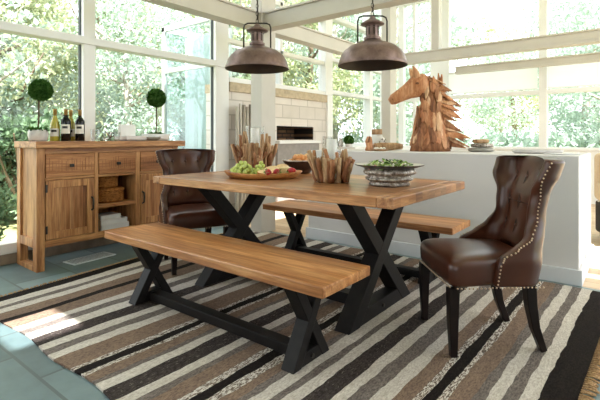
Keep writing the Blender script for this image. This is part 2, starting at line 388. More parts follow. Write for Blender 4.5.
struct('trim_5', MB().box(-4.3, -4.20, 4.86, 5.92, 1.005, 1.05), 'white', bevel=.005)
struct('trim_6', MB().box(-4.3, -4.24, 4.86, 5.92, .12, 1.004), 'hearth', bevel=.005)
# windows above and beyond the fireplace
f = MB(); f.box(-4.42, -4.27, 3.93, 6.2, 1.836, 1.90)
for z in (2.36, 3.1): f.box(-4.40, -4.29, 3.93, 6.2, z, z+.06)
f.box(-4.42, -4.26, 6.14, 6.36, 1.836, 4.4); f.box(-4.40, -4.29, 4.98, 5.04, 1.90, 4.4)
ps = [(-4.352, -4.344, a, b_, z0, z1) for a, b_ in ((3.93, 4.98), (5.04, 6.14)) for z0, z1 in ((1.90, 2.36), (2.42, 3.1), (3.16, 4.4))]
window('window_2', f, ps)
struct('wall_ledge', MB().box(-4.6, -3.72, 6.21, 8.6, 0, .94), 'white', bevel=.006)
f = MB(); f.box(-4.42, -4.27, 6.36, 8.6, .941, 1.0)
for z in (1.87, 2.45, 3.2): f.box(-4.40, -4.27, 6.36, 8.6, z, z+.07)
for y0, y1 in ((7.70, 7.82), (8.42, 8.6)): f.box(-4.42, -4.26, y0, y1, 1.0, 4.4)
f.box(-4.42, -4.26, 6.2, 6.36, .941, 1.836)
ps = [(-4.352, -4.344, a, b_, z0, z1) for a, b_ in ((6.36, 7.70), (7.82, 8.42)) for z0, z1 in ((1.0, 1.87), (1.94, 2.45), (2.52, 3.2), (3.27, 4.4))]
window('window_3', f, ps)
# back window wall
struct('wall_back', MB().box(-4.6, 3.0, 8.6, 8.85, -.12, .88), 'white')
f = MB(); f.box(-4.42, 3.0, 8.56, 8.70, .881, .93)
for x0, x1 in ((-4.42, -4.2), (-4.06, -3.95), (-3.74, -3.68), (-3.36, -2.98), (-1.40, -1.27), (.2, .32), (2.8, 3.0)): f.box(x0, x1, 8.57, 8.70, .93, 4.4)
f.box(-4.42, 3.0, 8.575, 8.69, 1.86, 1.94); f.box(-4.42, 3.0, 8.575, 8.69, 3.9, 3.97)
ps = []
xs = [(-4.2, -4.06), (-3.95, -3.74), (-3.68, -3.36), (-2.98, -1.40), (-1.27, .2), (.32, 2.8)]
for a, b_ in xs: ps += [(a, b_, 8.63, 8.638, .93, 1.86), (a, b_, 8.63, 8.638, 1.94, 3.9)]
window('window_4', f, ps)
for i, (a, b_) in enumerate(((-2.97, -1.41), (-1.26, .19), (.33, 2.79))):  # blinds added so the overexposed sky band comes out bright white
    t = thing('roller_blind', ['white roller blind on the back window nearest the horse sculpture', 'white roller blind on the back window above the tufted armchair', 'white roller blind on the rightmost back window'][i], 'blind', (a, 8.545, 1.95))
    m = MB(); m.box(0, b_-a, -.002, .002, .01, .40); m.build('fabric', 'blind', t)
    MB().tube([(0, .0, .415), (b_-a, .0, .415)], .022, 10).build('roller', 'white', t)
    MB().box(0, b_-a, -.008, .008, 0, .016).build('hem_bar', 'white', t)
# steel beams and columns
def ibeam(name, p0, p1, axis, c, w=.16, z0=2.335, z1=2.53):
    m = MB()
    def bx(a, b_, lo, hi): m.box(p0, p1, a, b_, lo, hi) if axis == 'x' else m.box(a, b_, p0, p1, lo, hi)
    bx(c-w/2, c+w/2, z0, z0+.032); bx(c-w/2, c+w/2, z1-.022, z1); bx(c-w/2+.022, c+w/2-.022, z0+.032, z1-.022)
    return struct(name, m, 'beam', bevel=.003)
ibeam('trim_7', -3.39, 3.0, 'x', 3.70)
ibeam('trim_8', -3.0, 3.60, 'y', -3.48); ibeam('trim_9', 3.85, 6.84, 'y', -3.48)
ibeam('trim_10', -3.39, 3.0, 'x', 6.95, z0=2.35)
ibeam('trim_11', -2.75, 3.0, 'x', 8.3, .14, 2.30, 2.44)
for n, (x, y, z0) in enumerate(((-3.47, 3.72, 0), (-3.47, 6.95, 0), (-2.62, 6.95, 2.531))):
    m = MB(); wx, wy = ((.085, .12), (.085, .12), (.06, .06))[n]
    m.box(x-wx, x+wx, y-wy, y+wy, z0, 4.4); struct('trim_%d' % (12+n), m, 'beam', bevel=.004)

# ------------------------------------------------------------------ the glass wing outside, seen through the left window
t = thing('glass_annex', 'teal glass walled wing of the house outside the left window', 'annex', (-5.9, 4.0, -.45))
m = MB()
for x in (0, 1.22): m.box(x, x+.06, 0, .06, 0, 3.27)
m.box(0, .06, 2.0, 2.06, 0, 3.27); m.box(0, 1.28, 0, .06, 3.2, 3.28); m.box(0, 1.28, .005, .055, 2.55, 2.62); m.box(0, .06, .06, 2.0, 3.2, 3.28); m.box(0, 1.28, 0, 2.06, 0, .46)
m.build('frame', 'frame', t)
m = MB()
for i in range(3): m.box(.06+i*.39, .44+i*.39, .025, .033, .46, 3.2)
m.build('glass_front', 'teal', t); MB().box(.025, .033, .06, 2.0, .46, 3.2).build('glass_side', 'teal', t)
m = MB(); rings = []
for z in (.48, 3.15): rings.append([(.12+i*.0275, .35+.035*math.sin(i*1.25)+.012*math.sin(i*.5), z) for i in range(41)])
m.loft(rings, cap=False, closed=False); o = m.build('curtain', 'curtain', t, smooth=True); sd = o.modifiers.new('t', 'SOLIDIFY'); sd.thickness = .006

# ------------------------------------------------------------------ floor vent
t = thing('floor_vent', 'white metal floor register set in the slate tiles before the sideboard', 'vent', (-3.90, 1.90, 0.0), .12)
MB().box(-.09, .09, -.20, .20, .0005, .008).build('plate', 'vent', t, bevel=.002)
m = MB()
for k in range(16): m.box(-.07, .07, -.175+k*.0225, -.168+k*.0225, .0081, .0088)
m.build('slots', 'vent_dark', t)

# ------------------------------------------------------------------ rug
ST = [(-3.40, 'black_y'), (-3.30, 'cream_y'), (-3.215, 'grey_y'), (-3.16, 'cream_y'), (-3.085, 'tan_y'), (-2.975, 'black_y'), (-2.92, 'tan_y'), (-2.80, 'cream_y'), (-2.73, 'grey_y'), (-2.66, 'cream_y'), (-2.57, 'dark_y'),
      (-2.45, 'cream_y'), (-2.38, 'grey_y'), (-2.31, 'cream_y'), (-2.24, 'tan_y'), (-2.09, 'speck_y'), (-2.055, 'black_y'), (-2.0, 'speck_y'), (-1.97, 'tan_y'), (-1.90, 'grey_y'), (-1.865, 'cream_y'), (-1.80, 'dark_y'),
      (-1.69, 'cream_y'), (-1.63, 'grey_y'), (-1.585, 'tan_y'), (-1.50, 'speck_y'), (-1.46, 'black_y'), (-1.40, 'speck_y'), (-1.355, 'tan_y'), (-1.30, 'grey_y'), (-1.26, 'cream_y'), (-1.19, 'grey_y'), (-1.15, 'cream_y'), (-1.09, 'dark_y'),
      (-1.0, 'cream_y'), (-.94, 'grey_y'), (-.865, 'cream_y'), (-.80, 'tan_y'), (-.73, 'speck_y'), (-.70, 'black_y'), (-.65, 'speck_y'), (-.62, 'tan_y'), (-.54, 'grey_y'), (-.50, 'cream_y'), (-.445, 'grey_y'), (-.393, 'cream_y'), (-.334, 'black_y')]
RY0, RY1, RX1 = .925, 3.68, -.205
t = thing('area_rug', 'large striped woven rug in cream, grey, tan and black under the dining table', 'rug', (0, 0, 0))
xs = [a for a, _ in ST]+[RX1]; NY = 70; mats = ['black_y', 'cream_y', 'grey_y', 'dark_y', 'tan_y', 'speck_y']
m = MB(); rr = random.Random(3); rings = []
ph = [rr.uniform(0, 6) for _ in xs]
def skew(x, y): return x-(.13*(y-1.0))*max(0, (-2.6-x)/.8)+.042*(y-1.9)*max(0, (x+1.6)/1.4)
grid = []
for i, x in enumerate(xs):
    colv = []
    for j in range(NY+1):
        y = RY0+(RY1-RY0)*j/NY
        e = .012*math.sin(x*9)*((1 if j == 0 else 0)+(1 if j == NY else 0))
        xx = skew(x, y)+.0035*math.sin(y*7+ph[i])+.002*math.sin(y*23+ph[i]*2)+rr.uniform(-.003, .003)
        colv.append((xx, y+e, .010+.0015*math.sin(y*6+x*5)))
    grid.append(colv)
n = NY+1; vs = [p for c_ in grid for p in c_]; o0 = len(vs)
vs += [(p[0], p[1], .0008) for c_ in grid for p in c_]
fs = []; mi = []
for i in range(len(xs)-1):
    k = mats.index(ST[i][1])
    for j in range(NY): fs.append((i*n+j, (i+1)*n+j, (i+1)*n+j+1, i*n+j+1)); mi.append(k)
    for j in (0, NY): fs.append((i*n+j, (i+1)*n+j, o0+(i+1)*n+j, o0+i*n+j)); mi.append(k)
for i in (0, len(xs)-1):
    for j in range(NY): fs.append((i*n+j, i*n+j+1, o0+i*n+j+1, o0+i*n+j)); mi.append(0)
m.v = vs; m.f = fs; m.mi = mi; m.build('weave', mats, t)
for side in (0, 1):
    m = MB(); y = RY0+.01
    while y < RY1-.01:
        x = skew(xs[0], y) if side == 0 else skew(RX1, y); L = rr.uniform(.038, .062)*(1 if side else .55); s_ = 1 if side else -1
        y1 = y+rr.uniform(-.012, .012)
        m.tube([(x-.004*s_, y, .0105), (x+s_*L*.45, (y+y1)/2, .012), (x+s_*L, y1, .0065)], [(.004, .006), (.005, .007), (.004, .0095)], 6)
        y += .021
    m.build('fringe', 'fringe', t, smooth=True)

# ------------------------------------------------------------------ table and benches
def xframe(root, xc, wx, y0, y1, h, bw, rail):
    """crossed bars and a floor bar of one end frame"""
    for s_ in (0, 1):
        e = .0012*s_; a, b_ = (y0, y1) if s_ == 0 else (y1, y0); d = bw if s_ == 0 else -bw
        MB().prism([(a, 0), (a+d, 0), (b_, h), (b_-d, h)], 'x', xc-wx/2+e, xc+wx/2-e).build('crossed_bar', 'black', root, bevel=.004)
    MB().box(xc-wx/2+.004, xc+wx/2-.004, y0+bw*.8, y1-bw*.8, 0.001, rail).build('floor_bar', 'black', root, bevel=.003)
    for s_ in (-1, 1): MB().tube([(xc+s_*(wx/2-.006), (y0+y1)/2, rail*.5), (xc+s_*(wx/2+.004), (y0+y1)/2, rail*.5)], .011, 12).build('bolt_head', 'iron', root)
TX0, TX1, TY0, TY1, TZ0, TZ1 = -2.90, -.921, 1.887, 2.958, .745, .798
tcx, tcy = (TX0+TX1)/2, (TY0+TY1)/2
t = thing('dining_table', 'long rectangular wooden dining table with black crossed legs', 'table', (tcx, tcy, .011))
hl, hw = (TX1-TX0)/2, (TY1-TY0)/2
MB().box(-hl+.09, hl-.09, -hw, hw, TZ0-.011, TZ1-.011).build('tabletop', 'top', t, bevel=.005)
for s_ in (-1, 1):
    x0, x1 = (hl-.09, hl) if s_ > 0 else (-hl, -hl+.09)
    MB().box(x0+(.001 if s_ > 0 else 0), x1-(0 if s_ > 0 else .001), -hw, hw, TZ0-.011, TZ1-.011).build('end_board', 'top_end', t, bevel=.006)
for s_ in (-1, 1): xframe(t, s_*.615-.0, .10, -.405, .405, TZ0-.011, .125, .085)
MB().box(-.565, .565, -.045, .045, .004, .075).build('stretcher', 'black', t, bevel=.003)
BL, BW, BH0, BH1 = 1.79, .403, .415, .463
def bench(loc, label):
    t = thing('bench', label, 'bench', loc, 0, 'wooden benches at the dining table')
    MB().box(-BL/2, BL/2, -BW/2, BW/2, BH0-.011, BH1-.011).build('seat', 'bench', t, bevel=.005)
    for s_ in (-1, 1): xframe(t, s_*.655, .078, -.148, .148, BH0-.011, .062, .062)
    MB().box(-.615, .615, -.036, .036, .004, .058).build('stretcher', 'black', t, bevel=.003)
    return t
b1 = bench((-1.93, 1.672, .011), 'long wooden bench with black crossed legs, in front of the table')
dup(b1, (-1.912, 3.20, .011), 0, 'long wooden bench with black crossed legs, between the table and the half wall')

# ------------------------------------------------------------------ tufted chairs (forward = +x)
def lerp(tab, z):
    for (a, va), (b_, vb) in zip(tab, tab[1:]):
        if z <= b_:
            k = max(0, (z-a)/(b_-a)); k = k*k*(3-2*k); return va+(vb-va)*k
    return tab[-1][1]
WID = [(.33, .250), (.47, .262), (.54, .25), (.68, .203), (.78, .212), (.89, .256), (.975, .272)]
REACH = [(.33, .255), (.45, .26), (.485, .245), (.525, .175), (.58, .115), (.66, .088), (.76, .09), (.88, .140), (.975, .125)]
BACKX = [(.33, -.215), (.47, -.232), (.70, -.275), (.975, -.345)]
NP = 44
def shell_path(z, off):
    hw_, d, xb = lerp(WID, z)-off, lerp(REACH, z), lerp(BACKX, z)+off
    R = min(.10, d*.8, hw_*.6)-off*.4; R = max(R, .03)
    d = max(d-off, R+.004)
    L1, LA, L2 = d-R, R*PI/2, 2*(hw_-R); tot = 2*L1+2*LA+L2; pts = []
    for i in range(NP+1):
        s_ = tot*i/NP
        if s_ < L1: p = (xb+d-s_, hw_)
        elif s_ < L1+LA: a = (s_-L1)/R; p = (xb+R-R*math.sin(a), hw_-R+R*math.cos(a))
        elif s_ < L1+LA+L2: p = (xb, hw_-R-(s_-L1-LA))
        elif s_ < L1+2*LA+L2: a = (s_-L1-LA-L2)/R; p = (xb+R-R*math.cos(a), -hw_+R-R*math.sin(a))
        else: p = (xb+R+(s_-L1-2*LA-L2), -hw_)
        pts.append(p)
    return pts
BUT = [(y, z) for z in (.865, .73, .60) for y in (-.115, 0, .115)]
def chair():
    t = thing('dining_chair', '', 'chair', (0, 0, 0))
    # back shell with wings and arms
    zs = [.335+i*(.975-.335)/34 for i in range(35)]; rings = []
    for iz, z in enumerate(zs):
        out = shell_path(z, 0); inn = shell_path(z, .048)
        if iz == len(zs)-1: inn = [(a[0]*.75+b_[0]*.25, a[1]*.75+b_[1]*.25) for a, b_ in zip(inn, out)]; out = [(a[0]*.8+b_[0]*.2, a[1]*.8+b_[1]*.2) for a, b_ in zip(out, inn)]
        ring = [(p[0], p[1], z) for p in out]
        for p in reversed(inn):
            x, y = p; dimp = 0; ib = max(0, 1-(y/.19)**2)
            if z > .47:
                for by, bz in BUT: dimp += .012*math.exp(-((y-by)**2+(z-bz)**2)/.0009)
                for by in (-.0575, .0575): dimp += 0
                dimp += .007*(1-abs(math.cos(PI*(y/.115)))**.5)*0
                dimp += .0*math.exp(-((abs((y/.115) % 1-.0) if (y/.115) % 1 < .5 else 1-(y/.115) % 1)*.115)**2/.00006)
            ring.append((x-dimp*min(1, ib*3)+.022*ib*(1 if z > .5 else 0), y, z))
        zz = z
        if iz == len(zs)-1: ring = [(a, b_, c_+.008*(1-(b_/.27)**2)) for a, b_, c_ in ring]
        rings.append(ring)
    MB().loft(rings).build('back_shell', 'leather', t, smooth=True, sub=1)
    # seat
    def ring(x0, x1, wf, wb, z, r=.05, dome=0):
        pts = []; cs = [(x1-r, wf-r, 0), (x0+r, wb-r, 1), (x0+r, -wb+r, 2), (x1-r, -wf+r, 3)]
        for cx, cy, q in cs:
            for k in range(7):
                a = q*PI/2+k*PI/12; pts.append((cx+r*math.cos(a), cy+r*math.sin(a), z))
        return pts
    rr_ = [ring(-.19, .255, .252, .205, .335, .045), ring(-.19, .260, .258, .205, .36, .05), ring(-.19, .264, .262, .205, .43, .05), ring(-.19, .260, .259, .205, .455, .055), ring(-.185, .246, .244, .195, .474, .06), ring(-.17, .215, .20, .17, .488, .07), ring(-.12, .13, .12, .11, .495, .07)]
    MB().loft(rr_).build('seat', 'leather', t, smooth=True, sub=1)
    # buttons
    for by, bz in BUT:
        x = lerp(BACKX, bz)+.048+.022*max(0, 1-(by/.19)**2)-.013
        MB().ball((x, by, bz), .0135, 12, 8, (.7, 1, 1)).build('button', 'leather', t, smooth=True)
    m = MB()
    for y in (-.115, 0, .115):
        pts = [(lerp(BACKX, z)+.048+.022*max(0, 1-(y/.19)**2)-.0045, y, z) for z in [.50+.0225*k for k in range(21)]]
        m.tube(pts, .0022, 5)
    for z in (.73,):
        m.tube([(lerp(BACKX, z)+.048+.022*max(0, 1-(y/.19)**2)-.001, y, z) for y in [-.15+.02*k for k in range(16)]], .0022, 5)
    m.build('seams', 'seam', t)
    # nail heads along the wing edge and the seat bottom
    def nail(p): m.ball(p, .0047, 6, 4)
    for s_ in (-1, 1):
        m = MB(); z = .36
        while z < .955:
            hw_, d, xb = lerp(WID, z), lerp(REACH, z), lerp(BACKX, z); nail((xb+d-.012, s_*(hw_+.001), z)); z += .0185 if not .46 < z < .58 else .0085
        x = -.20
        while x < .246:
            nail((x, s_*(.2525 if x < .06 else .259), .345)); x += .0195
        m.build('nailhead_trim', 'nail', t, smooth=True)
    m = MB(); y = -.235
    while y < .24: nail((.2575, y, .345)); y += .0195
    m.build('nailhead_trim', 'nail', t, smooth=True); m = MB(); y = -.2
    while y < .2: nail((lerp(BACKX, .345)-.001, y, .345)); nail((lerp(BACKX, .95)-.001, y, .95)); y += .0195
    m.build('nailhead_trim', 'nail', t, smooth=True)
    for s_ in (-1, 1):
        MB().tube([(.236, s_*.217, .337), (.238, s_*.218, .18), (.235, s_*.22, 0)], [.026, .023, .0165], sq=True, up=(1, 0, 0)).build('leg', 'leg', t, bevel=.003)
        MB().tube([(-.165, s_*.185, .337), (-.172, s_*.185, .24), (-.195, s_*.183, .12), (-.24, s_*.18, 0)], [.026, .024, .02, .016], sq=True, up=(1, 0, 0)).build('leg', 'leg', t, bevel=.003)
    return t
ch = chair(); ch.location = (-.685, 2.462, .0115); ch.rotation_euler = (0, 0, math.atan2(-.645, -.765))
ch['label'] = 'brown tufted leather wing chair at the right end of the table, before the half wall'; ch['group'] = 'brown leather dining chairs'
dup(ch, (-3.02, 2.36, .0115), math.atan2(-.38, .92), 'brown tufted leather wing chair at the far left end of the table, beside the sideboard')

# ------------------------------------------------------------------ sideboard
SX0, SX1, SYA, SYB, SZ0, SZ1 = -4.235, -3.82, 1.428, 2.785, .19, 1.005
t = thing('sideboard', 'reclaimed wood sideboard with open middle shelves standing by the left window', 'sideboard', (-4.035, 2.13, 0))
def L(x0, x1, y0, y1, z0, z1): return (x0+4.035, x1+4.035, y0-2.13, y1-2.13, z0, z1)
MB().box(*L(-4.24, -3.775, 1.408, 2.845, SZ1, 1.06)).build('top', 'side', t, bevel=.004)
m = MB()
for y0, y1 in ((SYA, SYA+.062), (SYB-.062, SYB)):
    m = MB()
    m.box(*L(SX1-.075, SX1, y0, y1, 0, SZ1)); m.box(*L(SX0, SX0+.075, y0, y1, 0, SZ1)); m.box(*L(SX0+.075, SX1-.075, y0, y1, 0, .04)); m.box(*L(SX0+.075, SX1-.075, y0, y1, .19, .26))
    m.build('leg_frame', 'side_v', t, bevel=.003)
    m = MB(); m.box(*L(SX0+.075, SX1-.075, y0+.018, y1-.018, .26, SZ1)); m.build('side_panel', 'side_v', t)
ya, yb = SYA+.065, SYB-.065; D0, D1 = 1.90, 1.935; E0, E1 = 2.30, 2.345
MB().box(*L(SX1-.03, SX1-.002, ya, yb, SZ0, .245)).build('bottom_rail', 'side', t, bevel=.002)
MB().box(*L(SX1-.03, SX1-.002, ya, yb, .958, SZ1)).build('top_rail', 'side', t, bevel=.002)
for y0, y1 in ((D0, D1), (E0, E1)): MB().box(*L(SX1-.03, SX1-.002, y0, y1, .245, .958)).build('stile', 'side_v', t, bevel=.002)
for y0, y1 in ((ya, D0), (D1, E0), (E1, yb)): MB().box(*L(SX1-.03, SX1-.003, y0, y1, .738, .758)).build('divider_rail', 'side', t, bevel=.002)
m = MB(); m.box(*L(SX0+.01, SX1-.03, ya, yb, SZ0, .235)); m.build('bottom_board', 'side', t)
MB().box(*L(SX0, SX0+.012, ya, yb, .235, SZ1)).build('back_board', 'side_v', t)
for y0, y1 in ((D0+.005, D1-.005), (E0+.005, E1-.005)): MB().box(*L(SX0+.012, SX1-.031, y0, y1, .236, .957)).build('partition', 'side_v', t)
MB().box(*L(SX0+.012, SX1-.004, D1, E0, .455, .487)).build('shelf', 'side', t, bevel=.002)
for y0, y1 in ((ya+.004, D0-.004), (D1+.004, E0-.004), (E1+.004, yb-.004)):
    d = MB().box(*L(SX1-.024, SX1+.004, y0, y1, .762, .954)).build('drawer', 'saw', t, bevel=.003)
    m = MB(); rl = random.Random(int(y0*100))
    for k in range(15):
        yy = y0+.03+(y1-y0-.06)*k/14+rl.uniform(-.006, .006); m.box(*L(SX1+.0035, SX1+.0052, yy, yy+.0035, .80+rl.uniform(0, .02), .93-rl.uniform(0, .06)))
    m.build('saw_marks', 'teak2', d)
    yc = (y0+y1)/2; m = MB(); m.box(*L(SX1+.004, SX1+.016, yc-.008, yc+.008, .846, .862)); m.box(*L(SX1+.016, SX1+.028, yc-.019, yc+.019, .842, .868)); m.build('knob', 'iron', d, bevel=.003)
for y0, y1, hs in ((ya+.004, D0-.004, 1), (E1+.004, yb-.004, -1)):
    m = MB(); w_ = .062
    m.box(*L(SX1-.024, SX1+.004, y0, y0+w_, .25, .734)); m.box(*L(SX1-.024, SX1+.004, y1-w_, y1, .25, .734))
    m.box(*L(SX1-.024, SX1+.003, y0+w_, y1-w_, .25, .25+w_)); m.box(*L(SX1-.024, SX1+.003, y0+w_, y1-w_, .734-w_, .734))
    d = m.build('door', 'side_v', t, bevel=.003)
    MB().box(*L(SX1-.02, SX1-.007, y0+w_, y1-w_, .25+w_, .734-w_)).build('door_panel', 'side_door', d)
    yh = (y1-.022) if hs > 0 else (y0+.022); x_ = SX1+.004+4.035
    m = MB(); m.tube([(x_, yh-2.13, .455), (x_+.026, yh-2.13, .465), (x_+.030, yh-2.13, .51), (x_+.026, yh-2.13, .555), (x_, yh-2.13, .565)], .0085, 8); m.build('handle', 'iron', d, smooth=True)
    yg = (y0+.004) if hs > 0 else (y1-.004)
    for z in (.30, .64): MB().box(*L(SX1+.004, SX1+.008, yg-.008, yg+.008, z, z+.065)).build('hinge', 'iron', d)
# things in the open middle
def basket(y, x, z, r, h, lab):
    t = thing('wicker_basket', lab, 'basket', (x, y, z), 0, 'round wicker baskets in the sideboard')
    m = MB(); prof = [(r*.9, 0.0), (r*.97, .01)]
    for k in range(int(h*.72/.013)): prof += [(r+.003, .014+k*.013), (r-.002, .0205+k*.013)]
    m.lathe(prof+[(r*.98, h*.76), (r*.9, h*.76)], 40, cap=True); m.build('body', 'wicker', t, smooth=True)
    m = MB(); prof = [(r+.004, h*.765), (r+.009, h*.80), (r+.004, h*.84), (r+.008, h*.88), (r+.004, h*.92), (r*.9, h*.97), (r*.5, h), (.001, h)]; m.lathe(prof, 40, cap=True); m.build('lid', 'wicker', t, smooth=True)
basket(2.105, -3.985, .488, .142, .135, 'larger round wicker basket on the sideboard shelf, under the small basket')
basket(2.075, -3.985, .624, .118, .115, 'small round wicker basket on top of the larger one in the sideboard')
for k, (z, h, w_, d, dy, lab) in enumerate(((.236, .05, .27, .2, .02, 'white book at the bottom of the stack in the sideboard'), (.287, .044, .26, .19, .01, 'white book in the middle of the stack in the sideboard'), (.332, .04, .2, .17, -.02, 'white book on top of the stack in the sideboard'))):
    t = thing('book', lab, 'book', (-3.97, 2.105+dy, z), .03*(k-1), 'white books in the sideboard')
    m = MB(); m.box(-d/2, d/2, -w_/2, w_/2, 0, .005); m.box(-d/2, d/2, -w_/2, w_/2, h-.005, h); m.box(-d/2, d/2, w_/2-.005, w_/2, .005, h-.005); m.build('cover', 'ceramic', t, bevel=.001)
    MB().box(-d/2+.005, d/2-.006, -w_/2+.006, w_/2-.0055, .0052, h-.0052).build('pages', 'book', t)

# ------------------------------------------------------------------ on the sideboard
SBZ = 1.0605
def leaf_ball(c, r, n, ll, seed):
    m = MB(); rl = random.Random(seed); m.ball(c, r*.9, 20, 14)
    for k in range(n):
        z = rl.uniform(-1, 1); a = rl.uniform(0, 2*PI); s_ = math.sqrt(1-z*z); d = Vector((s_*math.cos(a), s_*math.sin(a), z))
        q = d.to_track_quat('X', 'Z').to_matrix() @ Euler((rl.uniform(0, 6), rl.uniform(-.9, .9), rl.uniform(-.9, .9))).to_matrix()
        m.leaf(Vector(c)+d*r*rl.uniform(.82, .95), ll*rl.uniform(.7, 1.2), ll*.6, q)
    return m
def tuft(c, r, n, ll, seed):
    m = MB(); rl = random.Random(seed)
    for k in range(n):
        a = rl.uniform(0, 2*PI); rad = r*math.sqrt(rl.random())*.8; e = rl.uniform(.1, 1.2)
        q = Euler((rl.uniform(-1, 1), -e, a)).to_matrix(); m.leaf((c[0]+rad*math.cos(a), c[1]+rad*math.sin(a), c[2]), ll*rl.uniform(.7, 1.2), ll*.42, q)
    return m
t = thing('topiary', 'ball topiary in a round white pot at the left end of the sideboard', 'plant', (-4.05, 1.526, SBZ), 0, 'ball topiaries on the sideboard')
m = MB(); m.lathe([(.052, 0), (.07, .008), (.078, .05), (.074, .092), (.068, .098), (.064, .09), (.06, .075)], 32, cap=True, wob=lambda i, z: .0012*math.sin(i*1.3)); m.build('pot', 'ceramic_rough', t, smooth=True)
MB().tube([(0, 0, .076), (.003, .004, .2), (-.002, .008, .36)], .007, 8).build('stem', 'stem', t, smooth=True)
leaf_ball((0, .022, .44), .088, 1400, .022, 5).build('leaf_ball', 'topi', t)
tuft((0, 0, .085), .07, 90, .05, 6).build('moss', 'topi', t)
t = thing('topiary', 'ball topiary in an oblong white planter at the right end of the sideboard', 'plant', (-4.05, 2.675, SBZ), 0, 'ball topiaries on the sideboard')
m = MB()
def oval(a, b_, z, n=36): return [(b_*math.cos(2*PI*i/n)*(1 if True else 0), a*math.sin(2*PI*i/n), z) for i in range(n)]
m.loft([oval(.125, .075, 0), oval(.15, .09, .012), oval(.162, .098, .066), oval(.158, .094, .071), oval(.146, .082, .052)]); m.build('planter', 'ceramic', t, smooth=True)
MB().tube([(0, 0, .045), (.002, .002, .2), (0, .003, .39)], .0065, 8).build('stem', 'stem', t, smooth=True)
leaf_ball((0, .003, .455), .095, 1500, .022, 8).build('leaf_ball', 'topi', t)
tuft((0, 0, .055), .07, 130, .045, 9).build('moss', 'topi', t)
def bottle(y, x, kind, lab, tall=.285):
    t = thing('wine_bottle', lab, 'bottle', (x, y, SBZ), 0, 'wine bottles on the sideboard')
    k = tall/.30; r = .040
    if kind == 'red': prof = [(r*.9, 0), (r, .006), (r, .175), (r*.95, .192), (r*.6, .215), (.0155, .228), (.0145, .262)]
    else: prof = [(r*.9, 0), (r, .006), (r, .13), (r*.92, .16), (r*.66, .195), (r*.44, .222), (.0145, .24), (.0145, .262)]
    m = MB(); m.lathe([(a, b_*k) for a, b_ in prof]+[(.001, .262*k)], 28, cap=True); m.build('glass_body', 'red_bottle' if kind == 'red' else 'wine_bottle', t, smooth=True)
    m = MB(); m.lathe([(.0152, .238*k), (.0152, .285*k), (.0165, .287*k), (.0165, .298*k), (.001, .30*k)], 20, cap=True); m.build('capsule', 'foil_dark' if kind == 'red' else 'foil', t, smooth=True)
    m = MB(); n = 18; z0, z1 = (.07, .155) if kind == 'red' else (.045, .115); a0 = -.62
    def arc(zz, rad, w0, w1): return [(rad*math.cos(a0+w0+(w1-w0)*i/n), rad*math.sin(a0+w0+(w1-w0)*i/n), zz*k) for i in range(n+1)]
    m.loft([arc(z0, r+.0006, -1.1, 1.1), arc(z1, r+.0006, -1.1, 1.1)], cap=False, closed=False); lb = m.build('label', 'label', t, smooth=True)
    m = MB(); q0 = z0+(z1-z0)*.55; m.loft([arc(q0, r+.0011, -.55, .55), arc(q0+.022, r+.0011, -.55, .55)], cap=False, closed=False); m.build('label_print', 'label_dark', lb)
bottle(1.662, -4.05, 'white', 'yellow-green white wine bottle nearest the white topiary pot')
bottle(1.728, -3.99, 'red', 'dark red wine bottle between the two white wine bottles')
bottle(1.818, -4.10, 'white', 'yellow-green white wine bottle partly hidden between two dark bottles')
bottle(1.85, -3.99, 'red', 'dark red wine bottle at the right end of the bottle row')
def tumbler(x, y, r, h, lab, fl=0):
    t = thing('drinking_glass', lab, 'glass', (x, y, SBZ), 0, 'clear glasses on the sideboard')
    m = MB(); m.lathe([(r*.72, 0), (r*.78, .004), (r, h), (r-.002, h), (r*.76, .010), (.001, .009)], 28, cap=True); m.build('bowl', 'clear', t, smooth=True)
    return t
tumbler(-4.03, 2.005, .036, .11, 'tall clear drinking glass just right of the wine bottles')
tumbler(-4.08, 2.10, .036, .10, 'clear drinking glass in the middle of the glass row on the sideboard')
tumbler(-3.98, 2.195, .034, .085, 'short clear drinking glass beside the white square tray')
t = thing('corkscrew', 'silver winged corkscrew lying among the glasses on the sideboard', 'corkscrew', (-3.95, 2.085, SBZ), .5)
MB().tube([(0, -.055, .012), (0, .05, .03)], .009, 10).build('body', 'silver', t, smooth=True)
m = MB(); m.tube([(0, .04, .03), (.0, .0, .075), (0, -.015, .085)], .006, 8); m.tube([(0, .04, .03), (.0, .055, .07), (0, .06, .09)], .006, 8); m.build('lever', 'silver', t, smooth=True)
m = MB()
for i in range(24): pass
m.tube([(.020*math.cos(a)*0, .085+.018*math.cos(a), .062+.018*math.sin(a)) for a in [k*2*PI/16 for k in range(17)]], .005, 8, cap=False); m.tube([(0, .05, .03), (0, .072, .05)], .005, 8); m.build('handle', 'bowl_dark', t, smooth=True)
t = thing('square_tray', 'low square white dish holding a stack of napkins on the sideboard', 'dish', (-4.03, 2.375, SBZ), 0)
MB().loft([[(a*x, b_*x, z) for a, b_ in ((1, 1), (-1, 1), (-1, -1), (1, -1))] for x, z in ((.085, 0), (.11, .012), (.118, .05), (.112, .05), (.10, .018))]).build('dish', 'ceramic', t, bevel=.003)
t = thing('napkin_stack', 'upright white folded napkins standing in the square dish', 'napkins', (-4.06, 2.352, SBZ+.0185))
for k in range(4):
    MB().box(-.04+k*.016, -.026+k*.016, -.078, .078, 0, .145-.004*(k % 2)).build('napkin', 'linen', t, bevel=.003)
t = thing('shallow_bowl', 'shallow grey rimmed bowl between the square dish and the topiary planter', 'bowl', (-3.93, 2.555, SBZ))
MB().lathe([(.035, 0), (.05, .004), (.075, .022), (.082, .036), (.078, .036), (.06, .018), (.001, .01)], 32, cap=True).build('bowl', 'pewter', t, smooth=True)
MB().lathe([(.0825, .0365), (.085, .040), (.079, .042), (.076, .0375)], 32).build('rim', 'silver', t, smooth=True)

